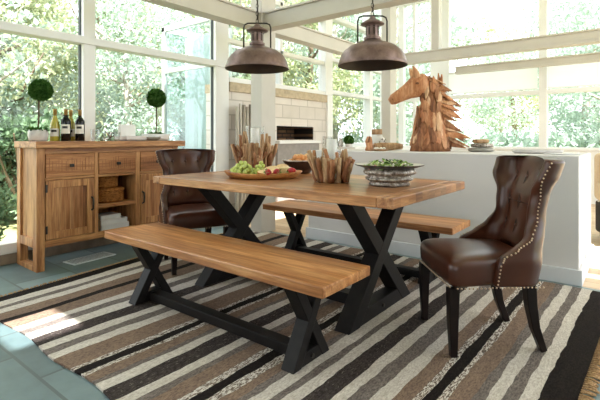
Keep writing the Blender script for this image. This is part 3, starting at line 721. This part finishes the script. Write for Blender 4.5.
# ------------------------------------------------------------------ pendant lamps
def pendant(loc, label):
    t = thing('pendant_lamp', label, 'lamp', loc, 0, 'rust brown pendant lamps over the table')
    R = .230
    outp = [(R, 0), (R+.003, .006), (R*.985, .022), (R*.93, .062), (R*.83, .098), (R*.66, .130), (R*.45, .150), (.068, .163), (.052, .172)]
    MB().lathe(outp, 56).build('shade', 'rust', t, smooth=True)
    MB().lathe([(R-.001, .001), (R*.97, .02), (R*.91, .058), (R*.81, .093), (R*.64, .124), (R*.43, .144), (.06, .156)], 56).build('shade_lining', 'lamp_in', t, smooth=True)
    MB().lathe([(.052, .172), (.056, .176), (.056, .19), (.043, .196), (.043, .262), (.047, .266), (.047, .275)], 32).build('neck', 'rust', t, smooth=False)
    m = MB()
    for k in range(8):
        a = k*PI/4; m.box(-.0062, .0062, .042, .0445, .205, .252, Matrix.Rotation(a, 4, 'Z')); m.ball((.0438*math.sin(a), .0438*math.cos(a), .2605), .0055, 8, 6)
    m.build('vent_slots', 'lamp_in', t)
    MB().lathe([(.045, .268), (.078, .276), (.079, .282), (.05, .300), (.028, .312), (.014, .33), (.001, .332)], 36, cap=True).build('cap', 'rust', t, smooth=True)
    m = MB(); w_ = .098; d_ = Vector((math.cos(.666), math.sin(.666), 0))
    pr = [(-w_, .118), (-w_, .30), (-w_+.008, .325), (-w_+.03, .335), (0, .336), (w_-.03, .335), (w_-.008, .325), (w_, .30), (w_, .118)]
    m.tube([d_*a+Vector((0, 0, b_)) for a, b_ in pr], .0058, 8); m.build('yoke', 'iron', t, smooth=True)
    MB().ball((0, 0, .09), .035, 16, 12, (1, 1, 1.25)).build('bulb', 'ceramic', t, smooth=True)
    m = MB(); top = 4.4-loc[2]; z = .334; k = 0
    while z < top-.01:
        a = (k % 2)*PI/2+.6
        pts = [(.0085*math.cos(q)*math.cos(a), .0085*math.cos(q)*math.sin(a), z+.017+.0175*math.sin(q)) for q in [j*2*PI/12 for j in range(13)]]
        m.tube(pts, .0026, 5, cap=False); z += .0275; k += 1
    m.build('chain', 'iron', t, smooth=True)
    MB().tube([(.004, .006, .33), (-.006, .004, .7), (.006, 0, top-.02)], .0035, 6).build('cord', 'lamp_in', t, smooth=True)
    MB().lathe([(.06, top-.001), (.06, top-.02), (.02, top-.05), (.001, top-.05)], 24, cap=True).build('ceiling_rose', 'rust', t, smooth=True)
    return t
pendant((-2.19, 2.283, 1.587), 'domed rust brown pendant lamp hanging over the grapes, the left of the two')
pendant((-1.41, 2.58, 1.570), 'domed rust brown pendant lamp hanging near the horse head, the right of the two')

# ------------------------------------------------------------------ driftwood candle holders
TT = TZ1+.0008
def twig(m, p, d, l, r, rl):
    d = Vector(d).normalized(); n = 4; pts = []; j = Vector((rl.uniform(-1, 1), rl.uniform(-1, 1), 0))*.006
    for k in range(n+1): pts.append(Vector(p)+d*l*k/n+j*math.sin(k*1.7))
    m.tube(pts, [r*rl.uniform(.8, 1.15) for _ in range(n)]+[r*.75], 6)
def holder(loc, R, h, seed, label, ncount, flare, mat):
    t = thing('driftwood_candle_holder', label, 'candle holder', loc, 0, 'driftwood candle holders on the table')
    rl = random.Random(seed)
    MB().lathe([(R*.72, 0), (R*.74, .012), (.001, .013)], 24, cap=True).build('base', 'drift', t)
    for k in range(ncount):
        ring = k % 3; a = 2*PI*k/ncount*1.0+rl.uniform(-.08, .08); rad = R*(.93, .84, .72)[ring]
        zb = (0.001, .0, .001)[ring] if rl.random() < .6 else rl.uniform(.02, h*.35); l = (rl.uniform(.55, 1.0) if ring else rl.uniform(.35, .75))*h
        l = min(l, .74*h-zb)
        if k % 8 == 0: l = h*rl.uniform(.92, 1.03)-zb
        m = MB(); rr2 = rl.uniform(.0115, .019)
        twig(m, (rad*math.cos(a), rad*math.sin(a), zb+rr2*.4), (math.cos(a)*flare*rl.uniform(.2, 1.3)+rl.uniform(-.24, .24), math.sin(a)*flare*rl.uniform(.2, 1.3)+rl.uniform(-.24, .24), 1), l, rr2, rl)
        m.build('driftwood_stick', mat if rl.random() < .7 else 'teak2', t, smooth=True)
    for k in range(26):
        a = rl.uniform(0, 2*PI); zz = rl.uniform(.025, h*.5); tl = rl.uniform(.35, .9)
        m = MB(); twig(m, (R*.82*math.cos(a), R*.82*math.sin(a), zz), (math.cos(a+rl.uniform(-.7, .7))*tl, math.sin(a+rl.uniform(-.7, .7))*tl, 1), rl.uniform(.05, .11), rl.uniform(.011, .018), rl)
        m.build('driftwood_stub', rl.choice([mat, mat, 'teak2']), t, smooth=True)
    return t
def candle(loc, r, h, lab):
    t = thing('pillar_candle', lab, 'candle', loc)
    MB().lathe([(r*.97, 0), (r, .004), (r, h-.004), (r*.94, h), (r*.5, h-.003), (.001, h-.005)], 28, cap=True).build('wax', 'wax', t, smooth=True)
    MB().tube([(0, 0, h-.006), (.001, .001, h+.01)], .0018, 6).build('wick', 'wick_b', t)
def hurricane(loc, r, h, lab):
    t = thing('glass_hurricane', lab, 'candle glass', loc)
    MB().lathe([(.001, .001), (r-.002, .001), (r, .003), (r, h), (r-.003, h), (r-.003, .005), (.001, .005)], 36).build('cylinder', 'hurr', t, smooth=True)
H1 = (-2.52, 2.60, TT); H2 = (-1.60, 2.375, TT)
holder(H1, .125, .33, 11, 'tall driftwood candle holder standing behind the grapes', 58, .18, 'drift')
holder(H2, .112, .215, 23, 'short driftwood candle holder in the middle of the table', 58, .24, 'drift2')
hurricane((H1[0], H1[1], TT+.0135), .075, .375, 'clear glass cylinder rising from the tall driftwood holder')
candle((H1[0], H1[1], TT+.02), .036, .352, 'white pillar candle inside the tall driftwood holder')
hurricane((H2[0], H2[1], TT+.0135), .060, .285, 'clear glass cylinder rising from the short driftwood holder')
candle((H2[0]+.0, H2[1], TT+.02), .034, .262, 'white pillar candle inside the short driftwood holder')

# ------------------------------------------------------------------ fruit board, pastry bowl, salad bowl
BD = (-2.15, 2.30, TT); ra = .60
t = thing('serving_board', 'curved wooden serving board carrying grapes, bread and strawberries', 'board', BD, ra)
def lobes(k, z):
    n = 56; pts = []
    for i in range(n):
        a = 2*PI*i/n; r = 1+.10*math.cos(2*a+.4)-.13*math.exp(-((a-4.95)/.35)**2)+.05*math.sin(3*a)
        pts.append((.262*k*r*math.cos(a), (.205*k*r*math.sin(a)), z+.012*k*math.cos(a)**2*(1 if z > .01 else 0)))
    return pts
MB().loft([lobes(.72, 0), lobes(.86, .004), lobes(1.0, .034), lobes(.985, .041), lobes(.93, .038), lobes(.84, .021), lobes(.5, .015)]).build('board', 'board', t, smooth=True)
def onb(x, y, z=0): 
    c_, s_ = math.cos(ra), math.sin(ra); return (BD[0]+c_*x-s_*y, BD[1]+s_*x+c_*y, TT+.0165+z)
def grapes(loc, rx, ry, lay, seed, lab):
    t = thing('grape_bunch', lab, 'grapes', loc, ra, 'green grape bunches on the board'); rl = random.Random(seed); me = None; pts = []
    tries = 0
    while len(pts) < lay and tries < 6000:
        tries += 1
        a = rl.uniform(0, 2*PI); q = math.sqrt(rl.random()); x, y = rx*q*math.cos(a), ry*q*math.sin(a); z = .0155
        for px, py, pz in pts:
            d2 = (px-x)**2+(py-y)**2
            if d2 < .0285**2: z = max(z, pz+math.sqrt(.0285**2-d2))
        if z < .105-.06*q: pts.append((x, y, z))
    for p in pts:
        if me is None: o = MB().ball((0, 0, 0), .0155, 14, 10, (1, 1, 1.1)).build('grape', 'grape', t, smooth=True); me = o
        else: o = me.copy(); C.objects.link(o)
        o.location = p; o.rotation_euler = (rl.uniform(-.6, .6), rl.uniform(-.6, .6), 0)
    m = MB(); m.tube([(0, 0, .05), (.01, .01, .075), (.03, .012, .09)], .003, 6); m.build('stem', 'grape_stem', t, smooth=True)
grapes(onb(-.14, -.02), .08, .085, 44, 3, 'larger bunch of green grapes at the left end of the board')
grapes(onb(-.025, .02), .05, .06, 18, 5, 'smaller bunch of green grapes in the middle of the board')
def slab(x, y, z, rz, tilt, lab, seed):
    t = thing('bread_slice', lab, 'bread', onb(x, y, z), ra+rz, 'bread slices on the board'); n = 22
    def rg(k, zz): return [(.058*k*math.cos(2*PI*i/n), .038*k*math.sin(2*PI*i/n)*(1+.15*math.cos(2*PI*i/n)), zz) for i in range(n)]
    T = Matrix.Rotation(tilt, 3, 'X')
    m = MB(); m.loft([[T @ Vector(p) for p in r_] for r_ in (rg(1, .0), rg(1.04, .008), rg(1, .016))], cap=False); m.build('crust', 'crust', t, smooth=True)
    m = MB(); m.loft([[T @ Vector(p) for p in r_] for r_ in (rg(.99, .001), rg(.99, .0155))]); m.build('crumb', 'bread', t)
slab(.035, -.10, .022, .2, .35, 'bread slice at the front of the board beside the grapes', 1)
slab(.075, -.055, .040, -.3, .6, 'bread slice leaning on the front slice on the board', 2)
slab(.13, .075, .04, .4, 1.0, 'bread slice propped behind the cheese on the board', 3)
t = thing('cheese_wedge', 'pale yellow cheese wedge with a white rind on the board', 'cheese', onb(.125, .01, .012), ra+.35)
MB().prism([(-.06, -.035), (.065, -.03), (.06, .035)], 'z', 0, .05).build('cheese', 'cheese', t, bevel=.004)
MB().prism([(.0655, -.032), (.069, -.032), (.064, .037), (.0605, .037)], 'z', -.0, .0505).build('rind', 'wax', t, bevel=.001)
bs = None
for k, (x, y, z, lab) in enumerate(((.06, -.150, .012, 'strawberry at the front rim of the board below the bread'), (.115, -.115, .013, 'strawberry between the front bread and the cheese'), (.20, .015, .014, 'strawberry right of the cheese wedge'), (.185, .06, .014, 'strawberry at the back of the right end of the board'), (.215, -.04, .016, 'strawberry at the far right tip of the board'))):
    if bs is None:
        bs = thing('strawberry', lab, 'strawberry', (0, 0, 0), 0, 'strawberries on the board')
        MB().lathe([(.001, -.024), (.008, -.021), (.016, -.008), (.0185, .004), (.014, .012), (.001, .014)], 16, cap=True).build('fruit', 'berry', bs, smooth=True)
        tuft((0, 0, .0135), .01, 12, .015, 2).build('leaves', 'berry_leaf', bs); o = bs
    else: o = dup(bs, (0, 0, 0), 0, lab)
    o.scale = (1.35,)*3; o.location = onb(x, y, z+.022); o.rotation_euler = (1.2+.2*k, .3*k, 1.3*k)
PB = (-2.19, 2.80, TT)
t = thing('pastry_bowl', 'dark brown bowl heaped with golden rolls on the table', 'bowl', PB)
MB().lathe([(.07, 0), (.075, .006), (.085, .02), (.12, .06), (.148, .098), (.152, .105), (.146, .104), (.115, .064), (.08, .026), (.001, .018)], 40, cap=True).build('bowl', 'bowl_dark', t, smooth=True)
MB().tube([(.150*math.cos(2*PI*k/40), .150*math.sin(2*PI*k/40), .106) for k in range(41)], .005, 6, cap=False).build('rim', 'silver', t, smooth=True)
bp = None; rl = random.Random(4)
RP = [(-.07, -.05, .085), (.02, -.075, .085), (.085, -.02, .088), (-.02, .03, .085), (.06, .06, .088), (-.075, .05, .088), (.0, -.02, .125), (-.045, .0, .122), (.05, .01, .125)]
WH = ['front left of the bowl heap', 'front middle of the bowl heap', 'right edge of the bowl heap', 'middle of the bowl heap', 'back right of the bowl heap', 'back left of the bowl heap', 'very top of the bowl heap', 'upper left of the bowl heap', 'upper right of the bowl heap']
for k, p in enumerate(RP):
    lab = 'golden brown bread roll at the '+WH[k]
    if bp is None:
        bp = thing('bread_roll', lab, 'roll', (0, 0, 0), 0, 'bread rolls in the dark bowl')
        MB().ball((0, 0, 0), .042, 20, 12, (1.25, .85, .72)).build('roll', 'bun', bp, smooth=True)
        m = MB(); [m.box(-.003, .003, -.018, .018, .0265, .0305, Matrix.Translation((x, 0, 0))) for x in (-.02, 0, .02)]; m.build('score', 'bread', bp); o = bp
    else: o = dup(bp, (0, 0, 0), 0, lab)
    o.location = (PB[0]+p[0], PB[1]+p[1], PB[2]+p[2]); o.rotation_euler = (rl.uniform(-.3, .3), rl.uniform(-.3, .3), rl.uniform(0, 3))
SB = (-1.207, 2.42, TT)
t = thing('salad_bowl', 'wide rimmed mottled metal bowl of green salad at the right of the table', 'bowl', SB)
prof = [(.105, 0), (.118, .003), (.122, .012), (.112, .020), (.118, .028), (.142, .036), (.146, .046), (.128, .055), (.126, .062), (.150, .070), (.158, .082), (.150, .096), (.146, .104)]
MB().lathe(prof, 64, cap=True, wob=lambda i, z: .003*math.sin(i*1.9+z*90)+.002*math.sin(i*.7+z*60)).build('body', 'hammer', t, smooth=True)
MB().lathe([(.146, .104), (.175, .113), (.205, .122), (.209, .125), (.205, .128)], 64).build('rim_underside', 'rim', t, smooth=True)
MB().lathe([(.205, .128), (.17, .119), (.146, .110), (.11, .09), (.001, .08)], 64, cap=False).build('inside', 'rim_in', t, smooth=True)
m = MB(); rl = random.Random(9)
for k in range(420):
    a = rl.uniform(0, 2*PI); r = .145*math.sqrt(rl.random()); z = .105+.030*(1-(r/.15)**2)+rl.uniform(-.008, .012)
    m.cur = rl.choices([0, 1, 2, 3], [48, 18, 28, 6])[0]
    if m.cur in (2, 3): m.ball((r*math.cos(a), r*math.sin(a), z), rl.uniform(.005, .009), 6, 4)
    else: m.leaf((r*math.cos(a), r*math.sin(a), z), rl.uniform(.025, .045), rl.uniform(.015, .03), Euler((rl.uniform(-.8, .8), rl.uniform(-.8, .4), rl.uniform(0, 6.3))).to_matrix())
tag(m.build('green_salad', ['lettuce', 'dark_leaf', 'feta', 'tomato'], loc=SB), 'green salad with white crumbs filling the metal bowl', 'salad', kind='stuff')

# ------------------------------------------------------------------ horse sculpture on the half wall
HS = .0099; HO = Vector((-1.645, 4.24, HZ+.0008))
def hp(u, v, y=0): return Vector(((u-432)*HS, y, (150-v)*HS))
t = thing('horse_sculpture', 'large driftwood horse head sculpture standing on the half wall', 'sculpture', HO, .666)
def flat_tube(pts, rads, n=14): return MB().tube(pts, rads, n, up=(0, 1, 0))
# core (neck and head are one body)
m = MB(); m.tube([hp(430, 150), hp(430, 140), hp(430, 122), hp(431, 106), hp(431, 92), hp(428, 82), hp(425, 75)], [(.16, .205), (.145, .175), (.105, .125), (.085, .10), (.072, .092), (.06, .085), (.035, .045)], 16, up=(0, 1, 0))
m.build('neck', 'teak2', t, smooth=True)
m = MB(); m.tube([hp(431, 82), hp(424, 82), hp(416, 84.5), hp(407, 89.5), hp(399, 94), hp(393, 97.5), hp(389.5, 100)], [(.05, .06), (.085, .112), (.082, .112), (.064, .078), (.054, .062), (.052, .056), (.03, .034)], 16, up=(0, 1, 0))
hd = m.build('head', 'teak', t, smooth=True)
for s_ in (-1, 1):
    m = MB(); m.ball(hp(415, 82, s_*.078), .014, 10, 8, (1.3, .6, .9)); m.build('eye', 'teak2', hd, smooth=True)
    m = MB(); m.ball(hp(391.5, 97.5, s_*.04), .010, 8, 6); m.build('nostril', 'teak2', hd, smooth=True)
    m = MB(); b0, b1_ = hp(417, 78, s_*.045), hp(411, 64.5, s_*.065); m.tube([b0, b0.lerp(b1_, .35), b0.lerp(b1_, .7), b1_], [(.012, .03), (.014, .038), (.011, .026), (.003, .004)], 8, up=(0, 1, 0)); m.build('ear', 'teak3', hd, smooth=True)
m = MB(); m.tube([hp(390, 101.5, -.045), hp(394, 101, -.052), hp(399, 99.5, -.052)], .004, 6); m.build('mouth_line', 'teak2', hd)
rl = random.Random(21)
def shard(p, d, l, w_, th, nrm, name, mat):
    """one split piece of driftwood: a long pointed, slightly bent plate"""
    d = Vector(d).normalized(); nrm = Vector(nrm); nrm = (nrm-d*nrm.dot(d)).normalized(); sd = d.cross(nrm); rings = []
    prof = [(0, .25), (.12, .75), (.35, 1.0), (.6, .85), (.82, .5), (1, .06)]
    bend = rl.uniform(-.06, .06)*l
    for k, q in prof:
        c_ = Vector(p)+d*l*k+sd*bend*math.sin(k*3)+nrm*(-.02*l*(k-.5)**2); ww = w_*q*rl.uniform(.85, 1.15); tt = th*(.4+.6*q)
        rings.append([c_+sd*ww*a+nrm*tt*b_ for a, b_ in ((1, 0), (.55, .9), (-.45, 1.0), (-1, .1), (-.5, -.8), (.5, -.8))])
    MB().loft(rings).build(name, mat, t, bevel=0)
TE = ['teak', 'teak', 'teak2', 'teak2', 'teak3']  # extra dark teak pieces imitate the shaded gaps between shards
spine = [(430, 150, .205, .16), (430, 135, .165, .135), (430, 120, .122, .103), (431, 105, .10, .085), (431, 92, .092, .074), (428, 82, .085, .06)]
def sp(k):
    i = min(int(k*5), 4); f_ = k*5-i; a, b_ = spine[i], spine[i+1]; return [a[j]+(b_[j]-a[j])*f_ for j in range(4)]
for i in range(98):
    k = rl.uniform(0, .86)*(1 if i % 3 else .45); u, v, rx, ry = sp(k); a = rl.uniform(PI*.86, PI*2.14)
    n_ = Vector((math.cos(a), math.sin(a), 0)); p = hp(u, v)+Vector((math.cos(a)*rx*1.03, math.sin(a)*ry*1.03, 0)); p.z = max(p.z, .02)
    shard(p, (-.30*math.cos(a)*(1-k)+rl.uniform(-.22, .22), -.25*math.sin(a)*(1-k), 1), rl.uniform(.13, .27)*(1-.3*k), rl.uniform(.022, .052), rl.uniform(.009, .016), n_, 'driftwood_shard', rl.choice(TE))
for i in range(60):
    k = rl.uniform(.04, 1.0)**.8; u, v, rx, ry = sp(k); s_ = rl.uniform(-1, 1)
    p = hp(u+1, v)+Vector((rx*.55, s_*ry*.75, 0)); L_ = rl.uniform(.15, .26)+(.05 if k < .4 else 0)
    dz = rl.uniform(-.95, -.25)*(1 if k > .3 else .7)
    if p.z+dz*L_ < .03: p.z = .03-dz*L_
    shard(p, (1, s_*.3+rl.uniform(-.15, .15), dz), L_, rl.uniform(.018, .046), rl.uniform(.007, .014), (rl.uniform(-.3, .5), s_ if abs(s_) > .1 else -.4, .5), 'mane_shard', rl.choice(TE))
for i in range(16):
    k = rl.uniform(0, 1); s_ = -1 if i % 4 else 1
    p = hp(424-22*k, 79+13*k)+Vector((0, s_*(.070-.03*k), rl.uniform(-.03, .03)))
    shard(p, (-.86, .12*s_*-1, -.50), rl.uniform(.10, .17)*(1-.45*k), rl.uniform(.010, .022), .006, (0, s_, .2), 'face_strip', rl.choice(['teak', 'teak3']))
for i in range(16):
    k = rl.uniform(0, 1)
    p = hp(431-10*k, 75+2*k)+Vector((0, rl.uniform(-.05, .05), 0)); shard(p, (1, rl.uniform(-.3, .3), rl.uniform(-.9, -.25)), rl.uniform(.16, .27), rl.uniform(.020, .036), .010, (.4, rl.uniform(-.6, .2), 1), 'forelock_shard', rl.choice(TE))

# ------------------------------------------------------------------ other things on the half wall
HT = HZ+.0008
def hw_pt(u, q):
    k = (u-300)/432.6; a = .666; return ((math.cos(a)*k-math.sin(a))*q, (math.sin(a)*k+math.cos(a))*q)
x, y = hw_pt(377, 4.72)
t = thing('ceramic_jar', 'white ceramic jar with a flat wooden lid left of the horse sculpture', 'jar', (x, y, HT))
MB().lathe([(.07, 0), (.085, .01), (.095, .06), (.09, .12), (.06, .15), (.055, .17), (.05, .171)], 32, cap=True, wob=lambda i, z: .002*math.sin(i*2.1+z*70)).build('body', 'ceramic', t, smooth=True)
MB().lathe([(.052, .172), (.056, .175), (.056, .225), (.05, .23), (.001, .231)], 28, cap=True).build('lid', 'drift', t, smooth=True)
m = MB(); rl2 = random.Random(2)
for k in range(9): a = rl2.uniform(-2.6, .4); z = rl2.uniform(.04, .12); m.ball((.093*math.cos(a), .093*math.sin(a), z), .012, 8, 6, (.6, .9, 1))
m.build('relief', 'pewter', t, smooth=True)
x, y = hw_pt(388, 4.55)
t = thing('driftwood_log', 'split driftwood log lying left of the horse sculpture', 'log', (x, y, HT+.042), .72)
MB().tube([(-.15, 0, 0), (-.08, .012, .003), (0, 0, 0), (.08, -.008, .004), (.15, 0, 0)], [.032, .04, .042, .038, .028], 10).build('log', 'drift2', t, smooth=True)
x, y = hw_pt(369, 4.52)
t = thing('driftwood_stump', 'upright driftwood stump beside the white jar', 'stump', (x, y, HT))
MB().tube([(0, 0, 0), (.006, 0, .05), (-.006, .004, .10), (.004, 0, .145)], [.045, .034, .038, .024], 10).build('stump', 'teak', t, smooth=True)
m = MB(); m.tube([(.0, -.02, .09), (.03, -.045, .13), (.04, -.05, .15)], [.016, .012, .006], 8); m.build('branch', 'teak2', t, smooth=True)
x, y = hw_pt(380, 4.40)
t = thing('shell_dish', 'low dish with pale shells in front of the driftwood log', 'dish', (x, y, HT))
MB().lathe([(.05, 0), (.075, .006), (.09, .022), (.086, .022), (.06, .01), (.001, .008)], 28, cap=True).build('dish', 'drift', t, smooth=True)
rl2 = random.Random(5)
for k in range(7):
    a = k*.9; MB().ball((.045*math.cos(a), .045*math.sin(a), .026), .018, 10, 8, (1, .7, .75)).build('shell', 'feta', t, smooth=True)
x, y = hw_pt(481, 4.15)
t = thing('stone_bowl', 'small stack of grey stone dishes right of the horse sculpture', 'dishes', (x, y, HT))
for k, (r, z, dx) in enumerate(((.115, 0, 0), (.10, .042, .01), (.075, .082, -.004))):
    MB().lathe([(r*.7, z), (r*.95, z+.006), (r, z+.022), (r*.93, z+.036), (r*.6, z+.0385), (.001, z+.0385)], 28, c=(dx, 0, 0), cap=True, wob=lambda i, z_: .004*math.sin(i*.9+k)).build('dish', ['pewter', 'hammer', 'drift'][k], t, smooth=True)
x, y = hw_pt(537, 3.72)
t = thing('oval_tray', 'flat pale oval tray lying on the half wall above the right chair', 'tray', (x, y, HT), .3)
def ov(k, z): return [(.20*k*math.cos(2*PI*i/48), .12*k*math.sin(2*PI*i/48), z) for i in range(48)]
MB().loft([ov(.85, 0), ov(.97, .012), ov(1, .034), ov(.97, .034), ov(.9, .014), ov(.4, .012)]).build('tray', 'ceramic_rough', t, smooth=True)
x, y = hw_pt(562, 3.45)
t = thing('paper_sheet', 'white papers lying at the right corner of the half wall', 'papers', (x, y, HT), .5)
for k in range(3): MB().box(-.1, .1, -.07, .07, k*.0035, k*.0035+.003, Matrix.Rotation(.15*k, 4, 'Z')).build('sheet', 'book', t)
# window ledge plants
x, y = hw_pt(349, 7.35)
t = thing('ball_plant', 'small round green plant on the white ledge by the far left window', 'plant', (x, y, .9408))
MB().lathe([(.05, 0), (.06, .005), (.065, .05), (.06, .05), (.001, .045)], 24, cap=True).build('pot', 'ceramic', t, smooth=True)
leaf_ball((0, 0, .11), .075, 500, .03, 12).build('leaf_ball', 'topi', t)
x, y = hw_pt(340.5, 7.30)
t = thing('pewter_vase', 'small grey vase on the white ledge left of the round plant', 'vase', (x, y, .9408))
MB().lathe([(.03, 0), (.045, .02), (.048, .07), (.025, .12), (.028, .15), (.001, .149)], 24, cap=True).build('vase', 'pewter', t, smooth=True)
# birch pole screen beside the column
x, y = (-4.16, 4.13)
t = thing('birch_pole_screen', 'upright row of pale birch poles leaning by the fireplace wall', 'birch poles', (x, y, 0))
rl2 = random.Random(8)
for k in range(7):
    r = rl2.uniform(.024, .034); yy = -.17+k*.06; h = 1.56-rl2.uniform(0, .06)
    MB().tube([(0, yy, 0), (rl2.uniform(-.01, .01), yy+.003, .5), (rl2.uniform(-.01, .01), yy-.003, 1.0), (0, yy, h)], [r, r*.95, r*.9, r*.85], 10).build('birch_pole', 'birch', t, smooth=True)
# armchair beyond the half wall
t = thing('armchair', 'cream armchair with a dark patterned base beyond the right end of the half wall', 'armchair', (.10, 5.65, 0), .35)
MB().box(-.40, .40, -.36, .36, .05, .40).build('base', 'geo', t, bevel=.03, seg=3)
MB().box(-.30, .30, -.40, .26, .405, .52).build('seat_cushion', 'uph', t, bevel=.04, seg=3)
MB().box(-.40, .40, .27, .42, .40, .92).build('backrest', 'uph', t, bevel=.05, seg=3)
for s_ in (-1, 1):
    MB().box(s_*.355-.055, s_*.355+.055, -.38, .30, .401, .60).build('arm', 'uph', t, bevel=.035, seg=3)
    for yy in (-.30, .32): MB().tube([(s_*.34, yy, .06), (s_*.345, yy*1.03, 0)], [.022, .015], 10).build('leg', 'leg', t)

t = thing('cushion', 'brown leather cushion on the arm of the cream armchair', 'cushion', (.10-.355*math.cos(.35)+.02, 5.65-.355*math.sin(.35), .602), .35)
MB().box(-.07, .07, -.26, .20, 0, .28).build('cover', 'cush', t, bevel=.05, seg=4)
MB().tube([(0, -.265, .14), (.0, -.275, .14)], .012, 8).build('piping_button', 'seam', t)
# ------------------------------------------------------------------ trees outside
def crown_mesh(m, c, rx, rz, n, ll, rl, low=False):
    blobs = [(Vector((rl.uniform(-1, 1)*rx*.65, rl.uniform(-1, 1)*rx*.65, rl.uniform(-.9, 1)*rz*.7)), rl.uniform(.28, .5)*rx) for _ in range(22)]
    for k in range(n):
        b_, r = rl.choice(blobs); z = rl.uniform(-1, 1); a = rl.uniform(0, 2*PI); s_ = math.sqrt(1-z*z); q = rl.random()**.4
        p = Vector(c)+b_+Vector((s_*math.cos(a), s_*math.sin(a), z*.8))*r*q
        if p.z < .05: continue
        m.leaf(p, ll*rl.uniform(.6, 1.3), ll*rl.uniform(.45, .7), Euler((rl.uniform(0, 6.3), rl.uniform(-1.2, 1.2), rl.uniform(0, 6.3))).to_matrix())
def tree(name, label, loc, h, rx, leaf, bark, n, ll, seed, group, tr=.13, cz=.55):
    t = thing(name, label, 'tree', loc, 0, group); rl = random.Random(seed)
    bend = rl.uniform(-.3, .3)
    m = MB(); m.tube([(0, 0, 0), (bend*.3, .05, h*.25), (bend*.8, -.05, h*.5), (bend, .1, h*.85)], [tr, tr*.8, tr*.6, tr*.2], 10)
    for k in range(9):
        z = h*rl.uniform(.2, .8); a = rl.uniform(0, 6.3); l = rx*rl.uniform(.5, .9)
        m.tube([(bend*z/h, 0, z), (bend*z/h+l*.5*math.cos(a), l*.5*math.sin(a), z+l*.25), (bend*z/h+l*math.cos(a), l*math.sin(a), z+l*.7)], [tr*.35, tr*.22, tr*.08], 6)
    m.build('trunk', bark, t, smooth=True)
    m = MB(); crown_mesh(m, (bend*.6, 0, h*cz), rx, h*.5, n, ll, rl); m.build('crown', leaf, t)
    return t
GZ = -.45
TG = 'trees standing outside the windows'
LAB = ['leafy yellow-green tree standing outside the windows', 'leafy mid green tree standing outside the windows', 'pale green tree standing outside the windows']
P_ = [tree('leafy_tree', LAB[0], (-10.5, 3.2, GZ), 7.5, 2.0, 'leaf_a', 'bark', 9000, .13, 31, TG),
      tree('leafy_tree', LAB[1], (-12.5, 6.3, GZ), 8.5, 2.2, 'leaf_b', 'bark', 9000, .135, 32, TG),
      tree('leafy_tree', LAB[2], (-9.0, 8.5, GZ), 7.0, 1.9, 'leaf_c', 'bark_pale', 6500, .13, 33, TG)]
rl = random.Random(77); cnt = 0
spots = []
for q, us in ((9.5, range(-40, 700, 95)), (12.5, range(-80, 740, 80)), (17, range(-100, 760, 62)), (24, range(-120, 780, 50))):
    for u in us:
        uu = u+rl.uniform(-28, 28); qq = q*rl.uniform(.9, 1.12); x, y = hw_pt(uu, qq)
        if x > -7.2 and y < 11.4: continue
        if -8 < x < -3 and 3 < y < 8: continue
        if any((x-a)**2+(y-b_)**2 < (2.5 if qq < 15 else 3.2)**2 for a, b_, _ in spots): continue
        spots.append((x, y, qq))
for x, y, qq in spots:
    k = rl.choice([0, 0, 1, 2, 2]) if x < -7 else rl.choice([0, 2, 2, 2]); dup(P_[k], (x, y, GZ), rl.uniform(0, 6.3), None, TG, rl.uniform(.8, 1.15)*(1.25 if qq > 15 else 1))
birch = tree('birch_tree', 'pale barked slender tree just outside the left edge of the window', (-7.6, 1.72, GZ), 6.0, 1.2, 'leaf_c', 'bark_pale', 900, .13, 41, None, .11, .7)
sh = thing('garden_shrub', 'low dark green shrub outside the window left of the sideboard', 'shrub', (-5.9, 1.35, GZ), 0, None)
m = MB(); crown_mesh(m, (0, 0, .55), .6, .55, 2600, .085, random.Random(51)); m.build('foliage', 'leaf_d', sh)
m = MB()
for k in range(9): a = k*.7; m.tube([(0, 0, 0), (.2*math.cos(a), .2*math.sin(a), .5), (.35*math.cos(a), .35*math.sin(a), .9)], [.015, .012, .006], 6)
m.build('stems', 'bark', sh)
sh2 = thing('pale_shrub', 'low pale green shrub in the undergrowth outside the back windows', 'shrub', (-2.0, 12.5, GZ), 0, 'pale shrubs outside the back windows')
m = MB(); crown_mesh(m, (0, 0, .55), .6, .55, 1700, .10, random.Random(52)); m.build('foliage', 'leaf_c', sh2)  # lighter foliage colour stands in for the glare at the back
SL = 'low green shrub in the undergrowth outside the windows'; SG = 'undergrowth shrubs outside the windows'
rl = random.Random(5)
for u in range(-60, 720, 42):
    for q in (8.2, 10.5, 14):
        x, y = hw_pt(u+rl.uniform(-18, 18), q*rl.uniform(.92, 1.1))
        if x > -5.4 and y < 11.0: continue
        if -8 < x < -3 and 3 < y < 8: continue
        o = dup(sh2 if u > 330 else sh, (x, y, GZ), rl.uniform(0, 6), None if u > 330 else SL, None if u > 330 else SG, rl.uniform(1.1, 1.9))
